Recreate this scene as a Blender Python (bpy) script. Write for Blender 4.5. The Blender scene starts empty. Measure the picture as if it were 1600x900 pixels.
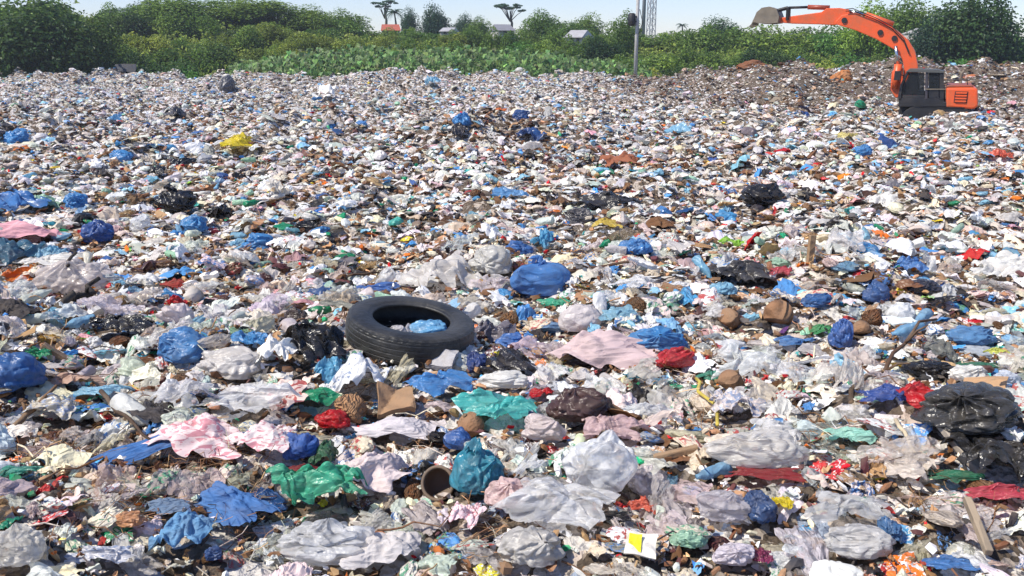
import bpy, bmesh, math, random
import numpy as np
from mathutils import Vector, Matrix, Euler

random.seed(11)
RNG = np.random.default_rng(2024)
SC = bpy.context.scene
COL = SC.collection
R = math.radians
PI = math.pi

# ------------------------------------------------------------------ camera model (photo pixels 1600x900)
EYE = 1.7
F = 1386.0
PITCH = math.atan(375.0 / F)
CP, SP = math.cos(PITCH), math.sin(PITCH)


def ray(px, py):
    a, b = (px - 800) / F, -(py - 450) / F
    return np.array([a, CP + b * SP, -SP + b * CP])


def project(x, y, z):
    z = z - EYE
    dep = y * CP - z * SP
    up = y * SP + z * CP
    return 800 + F * x / dep, 450 - F * up / dep, dep


# ------------------------------------------------------------------ terrain of the dump
_tw = np.geomspace(0.32, 7.0, 30)
_ta = RNG.uniform(0, 2 * PI, 30)
_tp = RNG.uniform(0, 2 * PI, 30)
_tamp = 0.016 * _tw ** 0.75
HY = [0.0, 2.5, 5.4, 12, 25, 42, 55, 64, 67, 72, 80]
HH = [1.60, 1.64, 1.76, 2.0, 2.35, 2.78, 2.50, 2.02, 2.15, 3.3, 3.5]


def sstep(a, b, x):
    t = np.clip((x - a) / (b - a), 0, 1)
    return t * t * (3 - 2 * t)


def terrain(x, y):
    x = np.asarray(x, float)
    y = np.asarray(y, float)
    z = EYE - np.interp(y, HY, HH)
    n = np.zeros_like(x + y)
    for w, a, p, am in zip(_tw, _ta, _tp, _tamp):
        n = n + am * np.sin((x * math.cos(a) + y * math.sin(a)) * 2 * PI / w + p)
    z = z + n * np.clip(0.6 + y / 24, 0.6, 2.0)
    z = z + 0.55 * np.exp(-((x + 0.2) / 2.6) ** 2 - ((y - 21.5) / 1.7) ** 2)         # mid mound
    z = z + 0.3 * np.exp(-((x + 12) / 3.0) ** 2 - ((y - 30) / 3) ** 2)
    z = z + sstep(50, 62, y) * (0.20 * np.sin(x * 0.42 + 1) * np.sin(x * 0.17) + 0.12 * np.sin(x * 1.3 + 2) + 0.10 * np.sin(x * 2.9 + y))
    ridge = sstep(9.5, 15, x) * np.exp(-((y - 53) / 6.5) ** 2)
    z = z + ridge * (1.25 + 0.25 * np.sin(x * 0.9) + 0.15 * np.sin(x * 2.3 + 1))
    z = z + 0.5 * np.exp(-((x - 22) / 5.5) ** 2 - ((y - 36.5) / 3.0) ** 2) * 0.3
    return z


def ground(px, py):
    d = ray(px, py)
    t = 1.5
    for _ in range(700):
        p = d * t
        if p[1] > 70 or p[2] + EYE < float(terrain(p[0], p[1])):
            break
        t *= 1.01
    lo, hi = t / 1.01, t
    for _ in range(12):
        m = (lo + hi) / 2
        p = d * m
        if p[2] + EYE < float(terrain(p[0], p[1])):
            hi = m
        else:
            lo = m
    p = d * hi
    return p[0], p[1], float(terrain(p[0], p[1]))


# ------------------------------------------------------------------ helpers
def lin(c):
    c = np.asarray(c, float) / 255.0
    return tuple(np.where(c <= 0.04045, c / 12.92, ((c + 0.055) / 1.055) ** 2.4))


def tag(o, label=None, cat=None, group=None, kind=None):
    if label:
        o['label'] = label
    if cat:
        o['category'] = cat
    if group:
        o['group'] = group
    if kind:
        o['kind'] = kind
    return o


def np_mesh(name, V, Fq, mat=None, cols=None, smooth=True):
    V = np.asarray(V, np.float32)
    Fq = np.asarray(Fq, np.int32)
    k = Fq.shape[1]
    me = bpy.data.meshes.new(name)
    me.vertices.add(len(V))
    me.vertices.foreach_set('co', V.ravel())
    me.loops.add(Fq.size)
    me.loops.foreach_set('vertex_index', Fq.ravel())
    me.polygons.add(len(Fq))
    me.polygons.foreach_set('loop_start', np.arange(0, Fq.size, k, dtype=np.int32))
    me.polygons.foreach_set('loop_total', np.full(len(Fq), k, np.int32))
    if smooth:
        me.polygons.foreach_set('use_smooth', np.ones(len(Fq), bool))
    me.update(calc_edges=True)
    if not smooth:
        me.shade_flat()
    if cols is not None:
        ca = me.color_attributes.new('col', 'FLOAT_COLOR', 'POINT')
        c4 = np.ones((len(V), 4), np.float32)
        c4[:, :3] = cols
        ca.data.foreach_set('color', c4.ravel())
    if mat:
        me.materials.append(mat)
    return me


def link(name, me, parent=None, color=None):
    o = bpy.data.objects.new(name, me)
    COL.objects.link(o)
    if parent:
        o.parent = parent
    if color is not None:
        o.color = (*color, 1)
    return o


def grid_faces(nr, nc, wrap=False):
    i = np.arange(nr - 1)[:, None]
    j = np.arange(nc if wrap else nc - 1)[None, :]
    j2 = (j + 1) % nc
    a = i * nc + j
    return np.stack([a, i * nc + j2, (i + 1) * nc + j2, (i + 1) * nc + j], -1).reshape(-1, 4)


def bm_obj(name, bm, mat, parent=None, smooth=False):
    me = bpy.data.meshes.new(name)
    bmesh.ops.recalc_face_normals(bm, faces=bm.faces)
    bm.to_mesh(me)
    bm.free()
    if smooth:
        me.polygons.foreach_set('use_smooth', np.ones(len(me.polygons), bool))
    if mat:
        me.materials.append(mat)
    return link(name, me, parent)


def prism(bm, pts, y0, y1, bev=0.0):
    """outline in x,z extruded from y0 to y1"""
    v = [bm.verts.new((p[0], y0, p[1])) for p in pts]
    f = bm.faces.new(v)
    r = bmesh.ops.extrude_face_region(bm, geom=[f])
    nv = [e for e in r['geom'] if isinstance(e, bmesh.types.BMVert)]
    bmesh.ops.translate(bm, verts=nv, vec=(0, y1 - y0, 0))
    if bev:
        es = set()
        for q in v + nv:
            es.update(q.link_edges)
        bmesh.ops.bevel(bm, geom=list(es), offset=bev, segments=2, affect='EDGES', profile=0.6)


def box(bm, x0, x1, y0, y1, z0, z1, bev=0.0):
    prism(bm, [(x0, z0), (x1, z0), (x1, z1), (x0, z1)], y0, y1, bev)


def tube(bm, pts, rad, n=7, cap=True):
    pts = [Vector(p) for p in pts]
    rad = rad if isinstance(rad, (list, tuple)) else [rad] * len(pts)
    rings = []
    for i, p in enumerate(pts):
        t = (pts[min(i + 1, len(pts) - 1)] - pts[max(i - 1, 0)]).normalized()
        s = t.cross(Vector((0, 0, 1)))
        if s.length < 0.05:
            s = t.cross(Vector((0, 1, 0)))
        s.normalize()
        u = s.cross(t)
        rings.append([bm.verts.new(p + (s * math.cos(a) + u * math.sin(a)) * rad[i])
                      for a in [2 * PI * k / n for k in range(n)]])
    for a, b in zip(rings, rings[1:]):
        for k in range(n):
            bm.faces.new((a[k], a[(k + 1) % n], b[(k + 1) % n], b[k]))
    if cap:
        bm.faces.new(rings[0][::-1])
        bm.faces.new(rings[-1])


# ------------------------------------------------------------------ materials
def new_mat(name):
    m = bpy.data.materials.new(name)
    m.use_nodes = True
    nt = m.node_tree
    nt.nodes.clear()
    out = nt.nodes.new('ShaderNodeOutputMaterial')
    return m, nt, out


def nd(nt, t, **kw):
    n = nt.nodes.new(t)
    for k, v in kw.items():
        if k in n.inputs.keys():
            n.inputs[k].default_value = v
        else:
            setattr(n, k, v)
    return n


def ramp(nt, src, a, b, va=0.0, vb=1.0):
    r = nd(nt, 'ShaderNodeMapRange')
    r.inputs['From Min'].default_value = a
    r.inputs['From Max'].default_value = b
    r.inputs['To Min'].default_value = va
    r.inputs['To Max'].default_value = vb
    nt.links.new(src, r.inputs['Value'])
    return r.outputs['Result']


def mixc(nt, fac, a, b, mode='MIX'):
    m = nd(nt, 'ShaderNodeMix', data_type='RGBA', blend_type=mode)
    for s, i in ((fac, 0), (a, 6), (b, 7)):
        if hasattr(s, 'is_output'):
            nt.links.new(s, m.inputs[i])
        elif i == 0:
            m.inputs[0].default_value = s
        else:
            m.inputs[i].default_value = (*s, 1)
    return m.outputs[2]


def litter_mat(name, src='obj', rough=0.4, transl=0.2, clear=0.0, bscale=2.8, bstr=0.5, bdist=0.05, dirt=0.5, weave=False,
               printed=None, pscale=5.0, spec=0.5):
    m, nt, out = new_mat(name)
    L = nt.links.new
    tc = nd(nt, 'ShaderNodeTexCoord')
    oi = nd(nt, 'ShaderNodeObjectInfo')
    if src == 'obj':
        col = oi.outputs['Color']
        off = nd(nt, 'ShaderNodeVectorMath', operation='SCALE')
        cmb = nd(nt, 'ShaderNodeCombineXYZ')
        for q in range(3):
            L(oi.outputs['Random'], cmb.inputs[q])
        L(cmb.outputs[0], off.inputs[0])
        off.inputs['Scale'].default_value = 37.0
        add = nd(nt, 'ShaderNodeVectorMath', operation='ADD')
        L(tc.outputs['Object'], add.inputs[0])
        L(off.outputs[0], add.inputs[1])
        vec = add.outputs[0]
        k = 1.0
    else:
        col = nd(nt, 'ShaderNodeAttribute', attribute_name='col').outputs['Color']
        vec = tc.outputs['Object']
        k = 4.0
    if printed:
        vo = nd(nt, 'ShaderNodeTexNoise', Scale=pscale * k, Detail=2.0, Distortion=1.5)
        L(vec, vo.inputs['Vector'])
        col = mixc(nt, ramp(nt, vo.outputs['Fac'], 0.53, 0.58), col, printed)
    n1 = nd(nt, 'ShaderNodeTexNoise', Scale=2.6 * k, Detail=6.0, Roughness=0.65)
    L(vec, n1.inputs['Vector'])
    col = mixc(nt, ramp(nt, n1.outputs['Fac'], 0.44, 0.72, 0.0, dirt), col, (0.27, 0.215, 0.155))
    n2 = nd(nt, 'ShaderNodeTexNoise', Scale=11.0 * k, Detail=4.0, Roughness=0.7)
    L(vec, n2.inputs['Vector'])
    col = mixc(nt, ramp(nt, n2.outputs['Fac'], 0.58, 0.7, 0.0, dirt * 0.8), col, (0.10, 0.075, 0.055))
    # crumple bump: warped voronoi creases over noise
    wn = nd(nt, 'ShaderNodeTexNoise', Scale=1.8 * k, Detail=2.0)
    L(vec, wn.inputs['Vector'])
    wv = nd(nt, 'ShaderNodeMix', data_type='VECTOR')
    wv.inputs[0].default_value = 0.35
    L(vec, wv.inputs[4])
    L(wn.outputs['Color'], wv.inputs[5])
    v1 = nd(nt, 'ShaderNodeTexVoronoi', feature='F1', Scale=bscale * k)
    st = nd(nt, 'ShaderNodeMapping')
    st.inputs['Scale'].default_value = (0.65, 1.7, 1.0)
    st.inputs['Rotation'].default_value = (0.3, 0.2, 0.7)
    L(wv.outputs[1], st.inputs['Vector'])
    L(st.outputs[0], v1.inputs['Vector'])
    v2 = nd(nt, 'ShaderNodeTexNoise', Scale=bscale * 2.7 * k, Detail=3.0, Roughness=0.6)
    L(vec, v2.inputs['Vector'])
    hsum = nd(nt, 'ShaderNodeMath', operation='MULTIPLY_ADD')
    L(v2.outputs['Fac'], hsum.inputs[0])
    hsum.inputs[1].default_value = 0.22
    L(v1.outputs['Distance'], hsum.inputs[2])
    bump = nd(nt, 'ShaderNodeBump', Strength=bstr, Distance=bdist)
    L(hsum.outputs[0], bump.inputs['Height'])
    bs = nd(nt, 'ShaderNodeBsdfPrincipled', Roughness=rough)
    bs.inputs['Specular IOR Level'].default_value = spec
    L(col, bs.inputs['Base Color'])
    L(ramp(nt, n1.outputs['Fac'], 0.35, 0.7, rough * 0.75, min(1, rough * 1.5)), bs.inputs['Roughness'])
    L(bump.outputs[0], bs.inputs['Normal'])
    sh = bs.outputs[0]
    if transl:
        tr = nd(nt, 'ShaderNodeBsdfTranslucent')
        L(col, tr.inputs['Color'])
        mx = nd(nt, 'ShaderNodeMixShader', Fac=transl)
        L(sh, mx.inputs[1])
        L(tr.outputs[0], mx.inputs[2])
        sh = mx.outputs[0]
    if clear:
        tp = nd(nt, 'ShaderNodeBsdfTransparent')
        mx = nd(nt, 'ShaderNodeMixShader')
        n3 = nd(nt, 'ShaderNodeTexNoise', Scale=3.0 * k, Detail=3.0)
        L(vec, n3.inputs['Vector'])
        L(ramp(nt, n3.outputs['Fac'], 0.35, 0.65, clear * 0.4, clear * 1.5), mx.inputs[0])
        L(sh, mx.inputs[1])
        L(tp.outputs[0], mx.inputs[2])
        sh = mx.outputs[0]
    L(sh, out.inputs['Surface'])
    return m


def plain_mat(name, c, rough=0.5, metal=0.0, dirt=0.3, dscale=1.5, dcol=(0.10, 0.08, 0.06), bump=0.0, bscale=8, spec=0.5):
    m, nt, out = new_mat(name)
    L = nt.links.new
    tc = nd(nt, 'ShaderNodeTexCoord')
    n1 = nd(nt, 'ShaderNodeTexNoise', Scale=dscale, Detail=6.0, Roughness=0.65)
    L(tc.outputs['Object'], n1.inputs['Vector'])
    col = mixc(nt, ramp(nt, n1.outputs['Fac'], 0.42, 0.7, 0.0, dirt), c, dcol)
    bs = nd(nt, 'ShaderNodeBsdfPrincipled', Roughness=rough, Metallic=metal)
    bs.inputs['Specular IOR Level'].default_value = spec
    L(col, bs.inputs['Base Color'])
    if bump:
        n2 = nd(nt, 'ShaderNodeTexNoise', Scale=bscale, Detail=5.0)
        L(tc.outputs['Object'], n2.inputs['Vector'])
        b = nd(nt, 'ShaderNodeBump', Strength=bump, Distance=0.02)
        L(n2.outputs['Fac'], b.inputs['Height'])
        L(b.outputs[0], bs.inputs['Normal'])
    L(bs.outputs[0], out.inputs['Surface'])
    return m


M = {}
M['plastic'] = litter_mat('thin_plastic', rough=0.28, transl=0.36, clear=0.05, dirt=0.30, bstr=0.5, bdist=0.10)
M['film'] = litter_mat('clear_film', rough=0.18, transl=0.40, clear=0.38, dirt=0.16, bstr=0.7, bdist=0.10)
M['black'] = litter_mat('black_plastic', rough=0.24, transl=0.0, dirt=0.12, bstr=0.7, bdist=0.10)
M['cloth'] = litter_mat('cloth', rough=0.85, transl=0.1, dirt=0.25, bstr=0.35, bscale=9, spec=0.2)
M['paper'] = litter_mat('paper', rough=0.75, transl=0.1, dirt=0.3, bstr=0.3, spec=0.25)
M['wrapper'] = litter_mat('printed_wrapper', rough=0.3, transl=0.05, dirt=0.35, bstr=0.5, printed=(0.72, 0.70, 0.68), pscale=3.5)
M['print_blue'] = litter_mat('blue_print_plastic', rough=0.3, transl=0.25, dirt=0.3, bstr=0.5, printed=(0.10, 0.24, 0.52), pscale=3.2)
M['print_red'] = litter_mat('red_print_plastic', rough=0.3, transl=0.25, dirt=0.3, bstr=0.5, printed=(0.50, 0.10, 0.09), pscale=3.6)
M['print_green'] = litter_mat('green_print_plastic', rough=0.3, transl=0.25, dirt=0.3, bstr=0.5, printed=(0.12, 0.36, 0.22), pscale=3.0)
M['floral'] = litter_mat('printed_cloth', rough=0.85, transl=0.1, dirt=0.25, bstr=0.3, printed=(0.60, 0.26, 0.30), pscale=5.5, spec=0.2)
M['mottled'] = litter_mat('mottled_plastic', rough=0.3, transl=0.25, dirt=0.15, bstr=0.5, printed=(0.30, 0.36, 0.50), pscale=5.0)
M['wood'] = litter_mat('weathered_wood', rough=0.85, transl=0, dirt=0.6, bstr=0.4, bscale=14, spec=0.2)
M['husk'] = litter_mat('coconut_fibre', rough=0.9, transl=0, dirt=0.6, bstr=0.8, bscale=12, bdist=0.08, spec=0.15)
M['foam'] = litter_mat('foam', rough=0.7, transl=0.1, dirt=0.3, bstr=0.2, bscale=20, spec=0.3)
M['s_plastic'] = litter_mat('thin_plastic_mass', src='attr', rough=0.35, transl=0.28, dirt=0.25, bstr=0.4, bdist=0.02)
M['s_cloth'] = litter_mat('cloth_mass', src='attr', rough=0.85, transl=0.06, dirt=0.45, bstr=0.3, bdist=0.01, spec=0.2)
M['s_paper'] = litter_mat('paper_mass', src='attr', rough=0.7, transl=0.08, dirt=0.5, bstr=0.3, bdist=0.01, spec=0.25)
M['s_wood'] = litter_mat('wood_mass', src='attr', rough=0.9, transl=0.0, dirt=0.5, bstr=0.4, bdist=0.01, spec=0.15)


def soil_mat():
    m, nt, out = new_mat('landfill_soil')
    L = nt.links.new
    tc = nd(nt, 'ShaderNodeTexCoord')
    v = nd(nt, 'ShaderNodeTexVoronoi', feature='F1', Scale=26.0)
    L(tc.outputs['Object'], v.inputs['Vector'])
    sep = nd(nt, 'ShaderNodeSeparateColor')
    L(v.outputs['Color'], sep.inputs[0])
    cr = nd(nt, 'ShaderNodeValToRGB')
    e = cr.color_ramp.elements
    e[0].position, e[0].color = 0.0, (0.07, 0.055, 0.042, 1)
    e[1].position, e[1].color = 1.0, (0.32, 0.28, 0.24, 1)
    for p, c in ((0.45, (0.10, 0.075, 0.052, 1)), (0.7, (0.17, 0.125, 0.09, 1)), (0.85, (0.30, 0.25, 0.21, 1))):
        q = e.new(p)
        q.color = c
    L(sep.outputs[0], cr.inputs[0])
    vp = nd(nt, 'ShaderNodeTexVoronoi', feature='F1', Scale=11.0)
    wq = nd(nt, 'ShaderNodeTexNoise', Scale=9.0, Detail=3.0)
    L(tc.outputs['Object'], wq.inputs['Vector'])
    wm = nd(nt, 'ShaderNodeMix', data_type='VECTOR')
    wm.inputs[0].default_value = 0.12
    L(tc.outputs['Object'], wm.inputs[4])
    L(wq.outputs['Color'], wm.inputs[5])
    L(wm.outputs[1], vp.inputs['Vector'])
    sp = nd(nt, 'ShaderNodeSeparateColor')
    L(vp.outputs['Color'], sp.inputs[0])
    shred = nd(nt, 'ShaderNodeValToRGB')
    shred.color_ramp.interpolation = 'CONSTANT'
    e = shred.color_ramp.elements
    e[0].position, e[0].color = 0.0, (0.55, 0.52, 0.48, 1)
    e[1].position, e[1].color = 0.35, (0.42, 0.36, 0.30, 1)
    for p, c in ((0.6, (0.62, 0.56, 0.53, 1)), (0.8, (0.28, 0.33, 0.42, 1)), (0.9, (0.5, 0.42, 0.36, 1))):
        q = e.new(p)
        q.color = c
    L(sp.outputs[1], shred.inputs[0])
    n = nd(nt, 'ShaderNodeTexNoise', Scale=1.3, Detail=7.0)
    L(tc.outputs['Object'], n.inputs['Vector'])
    col = mixc(nt, ramp(nt, n.outputs['Fac'], 0.35, 0.65, 0, 0.7), cr.outputs[0], (0.12, 0.092, 0.068))
    px_ = nd(nt, 'ShaderNodeSeparateXYZ')
    L(tc.outputs['Object'], px_.inputs[0])
    bank = nd(nt, 'ShaderNodeMath', operation='MULTIPLY')
    L(ramp(nt, px_.outputs[0], 5, 13), bank.inputs[0])
    L(ramp(nt, px_.outputs[1], 34, 46), bank.inputs[1])
    thr = nd(nt, 'ShaderNodeMath', operation='MULTIPLY_ADD')
    L(bank.outputs[0], thr.inputs[0])
    thr.inputs[1].default_value = -0.36
    L(sp.outputs[0], thr.inputs[2])
    col = mixc(nt, ramp(nt, thr.outputs[0], 0.52, 0.53), col, shred.outputs[0])
    n2 = nd(nt, 'ShaderNodeTexNoise', Scale=40.0, Detail=5.0)
    L(tc.outputs['Object'], n2.inputs['Vector'])
    ad = nd(nt, 'ShaderNodeMath', operation='ADD')
    L(n2.outputs['Fac'], ad.inputs[0])
    L(v.outputs['Distance'], ad.inputs[1])
    b = nd(nt, 'ShaderNodeBump', Strength=0.9, Distance=0.03)
    L(ad.outputs[0], b.inputs['Height'])
    bs = nd(nt, 'ShaderNodeBsdfPrincipled', Roughness=0.9)
    bs.inputs['Specular IOR Level'].default_value = 0.2
    L(col, bs.inputs['Base Color'])
    L(b.outputs[0], bs.inputs['Normal'])
    L(bs.outputs[0], out.inputs['Surface'])
    return m


def leaf_mat(name, base, transl=0.42, rough=0.5):
    m, nt, out = new_mat(name)
    L = nt.links.new
    col = nd(nt, 'ShaderNodeAttribute', attribute_name='col').outputs['Color']
    oi = nd(nt, 'ShaderNodeObjectInfo')
    hs = nd(nt, 'ShaderNodeHueSaturation')
    L(mixc(nt, 1.0, col, oi.outputs['Color'], 'MULTIPLY'), hs.inputs['Color'])
    L(ramp(nt, oi.outputs['Random'], 0, 1, 0.485, 0.515), hs.inputs['Hue'])
    L(ramp(nt, oi.outputs['Random'], 0, 1, 1.2, 0.8), hs.inputs['Value'])
    bs = nd(nt, 'ShaderNodeBsdfPrincipled', Roughness=rough)
    bs.inputs['Specular IOR Level'].default_value = 0.35
    L(hs.outputs[0], bs.inputs['Base Color'])
    tr = nd(nt, 'ShaderNodeBsdfTranslucent')
    L(hs.outputs[0], tr.inputs['Color'])
    mx = nd(nt, 'ShaderNodeMixShader', Fac=transl)
    L(bs.outputs[0], mx.inputs[1])
    L(tr.outputs[0], mx.inputs[2])
    L(mx.outputs[0], out.inputs['Surface'])
    return m


M['soil'] = soil_mat()
M['leaf'] = leaf_mat('leaves', None)
M['bark'] = plain_mat('bark', (0.11, 0.085, 0.06), 0.9, dirt=0.6, dscale=3, bump=0.6)
M['rubber'] = plain_mat('rubber', (0.016, 0.016, 0.016), 0.5, dirt=0.8, dscale=3.0, dcol=(0.07, 0.066, 0.058), bump=0.35, bscale=30)
M['orange'] = plain_mat('orange_paint', (0.74, 0.10, 0.02), 0.42, dirt=0.6, dscale=2.2, dcol=(0.36, 0.12, 0.05))
M['dark_steel'] = plain_mat('dark_steel', (0.011, 0.011, 0.013), 0.6, dirt=0.4, dcol=(0.035, 0.03, 0.025))
M['grey_steel'] = plain_mat('worn_steel', (0.20, 0.165, 0.12), 0.6, dirt=0.7, dscale=2.5, dcol=(0.10, 0.085, 0.065), bump=0.4)
M['chrome'] = plain_mat('rod_steel', (0.5, 0.5, 0.5), 0.25, metal=1.0, dirt=0.1)
M['cab_paint'] = plain_mat('cab_paint', (0.012, 0.0125, 0.016), 0.4, dirt=0.35)
M['concrete'] = plain_mat('concrete', (0.48, 0.47, 0.45), 0.9, dirt=0.5, dcol=(0.2, 0.19, 0.17))
M['galv'] = plain_mat('galvanised_steel', (0.30, 0.31, 0.33), 0.55, metal=0.2, dirt=0.3)
M['roof_white'] = plain_mat('pale_roof_sheet', (0.42, 0.41, 0.41), 0.5, dirt=0.3)
M['roof_red'] = plain_mat('rust_red_roof', (0.42, 0.10, 0.05), 0.6, dirt=0.4)
M['roof_grey'] = plain_mat('grey_roof_sheet', (0.22, 0.22, 0.24), 0.6, dirt=0.4)
M['render_w'] = plain_mat('painted_wall', (0.55, 0.50, 0.46), 0.85, dirt=0.4)
M['dark_open'] = plain_mat('dark_window', (0.02, 0.02, 0.022), 0.3, dirt=0.1)
M['wood_dark'] = plain_mat('old_wood', (0.16, 0.115, 0.075), 0.85, dirt=0.6, dscale=6, bump=0.6)


def glass_mat():
    m, nt, out = new_mat('tinted_glass')
    bs = nd(nt, 'ShaderNodeBsdfPrincipled', Roughness=0.08)
    bs.inputs['Base Color'].default_value = (0.02, 0.025, 0.03, 1)
    tp = nd(nt, 'ShaderNodeBsdfTransparent')
    tp.inputs[0].default_value = (0.6, 0.63, 0.66, 1)
    mx = nd(nt, 'ShaderNodeMixShader', Fac=0.4)
    nt.links.new(bs.outputs[0], mx.inputs[1])
    nt.links.new(tp.outputs[0], mx.inputs[2])
    nt.links.new(mx.outputs[0], out.inputs['Surface'])
    return m


M['glass'] = glass_mat()

# ------------------------------------------------------------------ crumpled shapes
def tri(t):
    return 2 * np.abs(2 * (t - np.floor(t + 0.5))) - 1


def pillow(t):
    return 2 * np.abs(np.sin(PI * t)) ** 0.8 - 1


def unit(V):
    lo, hi = V.min(0), V.max(0)
    s = np.maximum(hi - lo, 1e-4)
    W = (V - (lo + hi) / 2) / s
    W[:, 2] += 0.5
    return W


def sheet(n, seed, soft=0.0, square=0.5, amp=1.0, dome=0.35, norm=True, ragged=0.12):
    """crumpled film or cloth lying in a heap; x,y within +-0.5"""
    g = np.random.default_rng(seed)
    u, v = np.meshgrid(np.linspace(-1, 1, n), np.linspace(-1, 1, n))
    x = u * np.sqrt(1 - v * v / 2)
    y = v * np.sqrt(1 - u * u / 2)
    x = x * (1 - square) + u * square
    y = y * (1 - square) + v * square
    th = np.arctan2(v, u)
    rr = np.maximum(np.abs(u), np.abs(v))
    o = np.ones_like(u)
    for k in range(2, 9):
        o = o + ragged / k ** 0.5 * np.sin(k * th + g.uniform(0, 6.3)) * rr
    x, y = x * o, y * o
    z = np.zeros_like(x)
    wx = x + 0.18 * np.sin(3.1 * y + g.uniform(0, 6)) + 0.1 * np.sin(5 * x + g.uniform(0, 6))
    wy = y + 0.18 * np.sin(2.7 * x + g.uniform(0, 6)) + 0.1 * np.sin(6 * y + g.uniform(0, 6))
    dx, dy = np.zeros_like(x), np.zeros_like(x)
    for fr in (0.45, 0.6, 0.9, 1.2, 1.6, 2.2, 3.0, 4.0):
        if fr * 5 > n:
            break
        a = g.uniform(0, PI)
        ph = g.uniform(0, 1)
        t = (wx * math.cos(a) + wy * math.sin(a)) * fr + ph
        w = (pillow(t) if g.uniform() < 0.65 else tri(t)) * (1 - soft) + np.cos(2 * PI * t) * soft
        am = amp * 0.20 / fr ** 0.85 * g.uniform(0.5, 1.3)
        z += am * w
        b = g.uniform(0, 2 * PI)
        dx += 0.45 * am * w * math.cos(b)
        dy += 0.45 * am * w * math.sin(b)
    # a few pulled points with radiating pleats
    for q in range(5):
        cx, cy = g.uniform(-0.8, 0.8, 2)
        r = np.hypot(x - cx, y - cy)
        an = np.arctan2(y - cy, x - cx)
        kk = int(g.integers(3, 7))
        pl = pillow(an * kk / (2 * PI) + g.uniform() + 0.25 * r)
        pl = pl * (1 - soft) + np.cos(an * kk + g.uniform(0, 6)) * soft
        z += amp * np.exp(-(r / g.uniform(0.45, 0.8)) ** 2) * (g.uniform(-0.12, 0.3) + 0.13 * pl * np.clip(r * 3, 0, 1))
    z -= dome * rr ** 2
    V = np.stack([x + dx, y + dy, z], -1).reshape(-1, 3)
    if norm:
        V = unit(V)
    return V, grid_faces(n, n)


def lump(nu, nv, seed, crease=1.0, flat=0.65, knot=True, pole=(0.3, 0.2), facets=26, norm=True, lobes=0.18):
    """a bag with something in it: facets, creases and pleats running to the knot"""
    g = np.random.default_rng(seed)
    th = np.linspace(0.04, PI - 0.02, nv)[:, None]
    ph = np.linspace(0, 2 * PI, nu, endpoint=False)[None, :]
    N = np.stack([np.sin(th) * np.cos(ph), np.sin(th) * np.sin(ph), np.cos(th) * np.ones_like(ph)], -1).reshape(-1, 3)
    C = g.normal(size=(facets, 3))
    C /= np.linalg.norm(C, axis=1)[:, None]
    Nw = N + 0.12 * np.sin(N[:, [1, 2, 0]] * 5 + g.uniform(0, 6, 3))
    D = np.linalg.norm(Nw[:, None] - C[None], axis=2)
    Ds = np.sort(D, axis=1)
    r = 1 + crease * (0.17 * (Ds[:, 1] - Ds[:, 0]) - 0.05 * Ds[:, 0])
    for q in range(4):
        ax = g.normal(size=3)
        ax[2] = abs(ax[2]) * 0.7
        ax /= np.linalg.norm(ax)
        e1 = np.cross(ax, [0.31, 0.52, 0.79])
        e1 /= np.linalg.norm(e1)
        e2 = np.cross(ax, e1)
        al = np.arccos(np.clip(N @ ax, -1, 1))
        be = np.arctan2(Nw @ e2, Nw @ e1)
        kk = int(g.integers(4, 9))
        r += crease * (0.085 * pillow(be * kk / (2 * PI) + 0.3 * al + g.uniform()) * np.exp(-(al / 0.85) ** 2) * np.clip(al * 3, 0, 1) - g.uniform(-0.08, 0.16) * np.exp(-(al / 0.4) ** 2))
    for _ in range(4):
        k = g.normal(size=3) * 1.6
        r += lobes * 0.6 * np.sin(N @ k + g.uniform(0, 6.3))
    for fr in (1.5, 2.5, 4.0):
        k = g.normal(size=3)
        k /= np.linalg.norm(k)
        r += crease * 0.10 / fr * pillow(Nw @ k * fr + g.uniform())
    if knot:
        ct = np.repeat(th.ravel(), nu)
        az = np.tile(ph.ravel(), nv)
        kk = g.integers(7, 12)
        r += crease * 0.10 * tri(az * kk / (2 * PI) + 0.15 * np.sin(az * 3)) * np.exp(-(ct / 0.9) ** 2) * np.clip(ct * 3, 0, 1)
        r += 0.28 * np.exp(-(ct / 0.22) ** 2)
    V = N * r[:, None]
    rx, ry = pole
    V = V @ np.array(Matrix.Rotation(rx, 3, 'X') @ Matrix.Rotation(ry, 3, 'Y')).T
    V[:, 2] *= flat
    zb = -0.45 * flat
    V[:, 2] = np.where(V[:, 2] < zb, zb + (V[:, 2] - zb) * 0.2, V[:, 2])
    if norm:
        V = unit(V)
    return V, grid_faces(nv, nu, wrap=True)


def rod(seed, n=6, seg=5, bend=0.15, thick=0.05):
    g = np.random.default_rng(seed)
    t = np.linspace(-0.5, 0.5, seg)
    p = np.stack([t, bend * 0.4 * np.cumsum(g.normal(size=seg)) / seg, 0.1 * bend * g.normal(size=seg)], -1)
    a = np.linspace(0, 2 * PI, n, endpoint=False)
    rad = thick * (1 - 0.5 * (t + 0.5))
    V = p[:, None, :] + np.stack([np.zeros((seg, n)), rad[:, None] * np.cos(a), rad[:, None] * np.sin(a)], -1)
    return V.reshape(-1, 3), grid_faces(seg, n, wrap=True)


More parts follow.
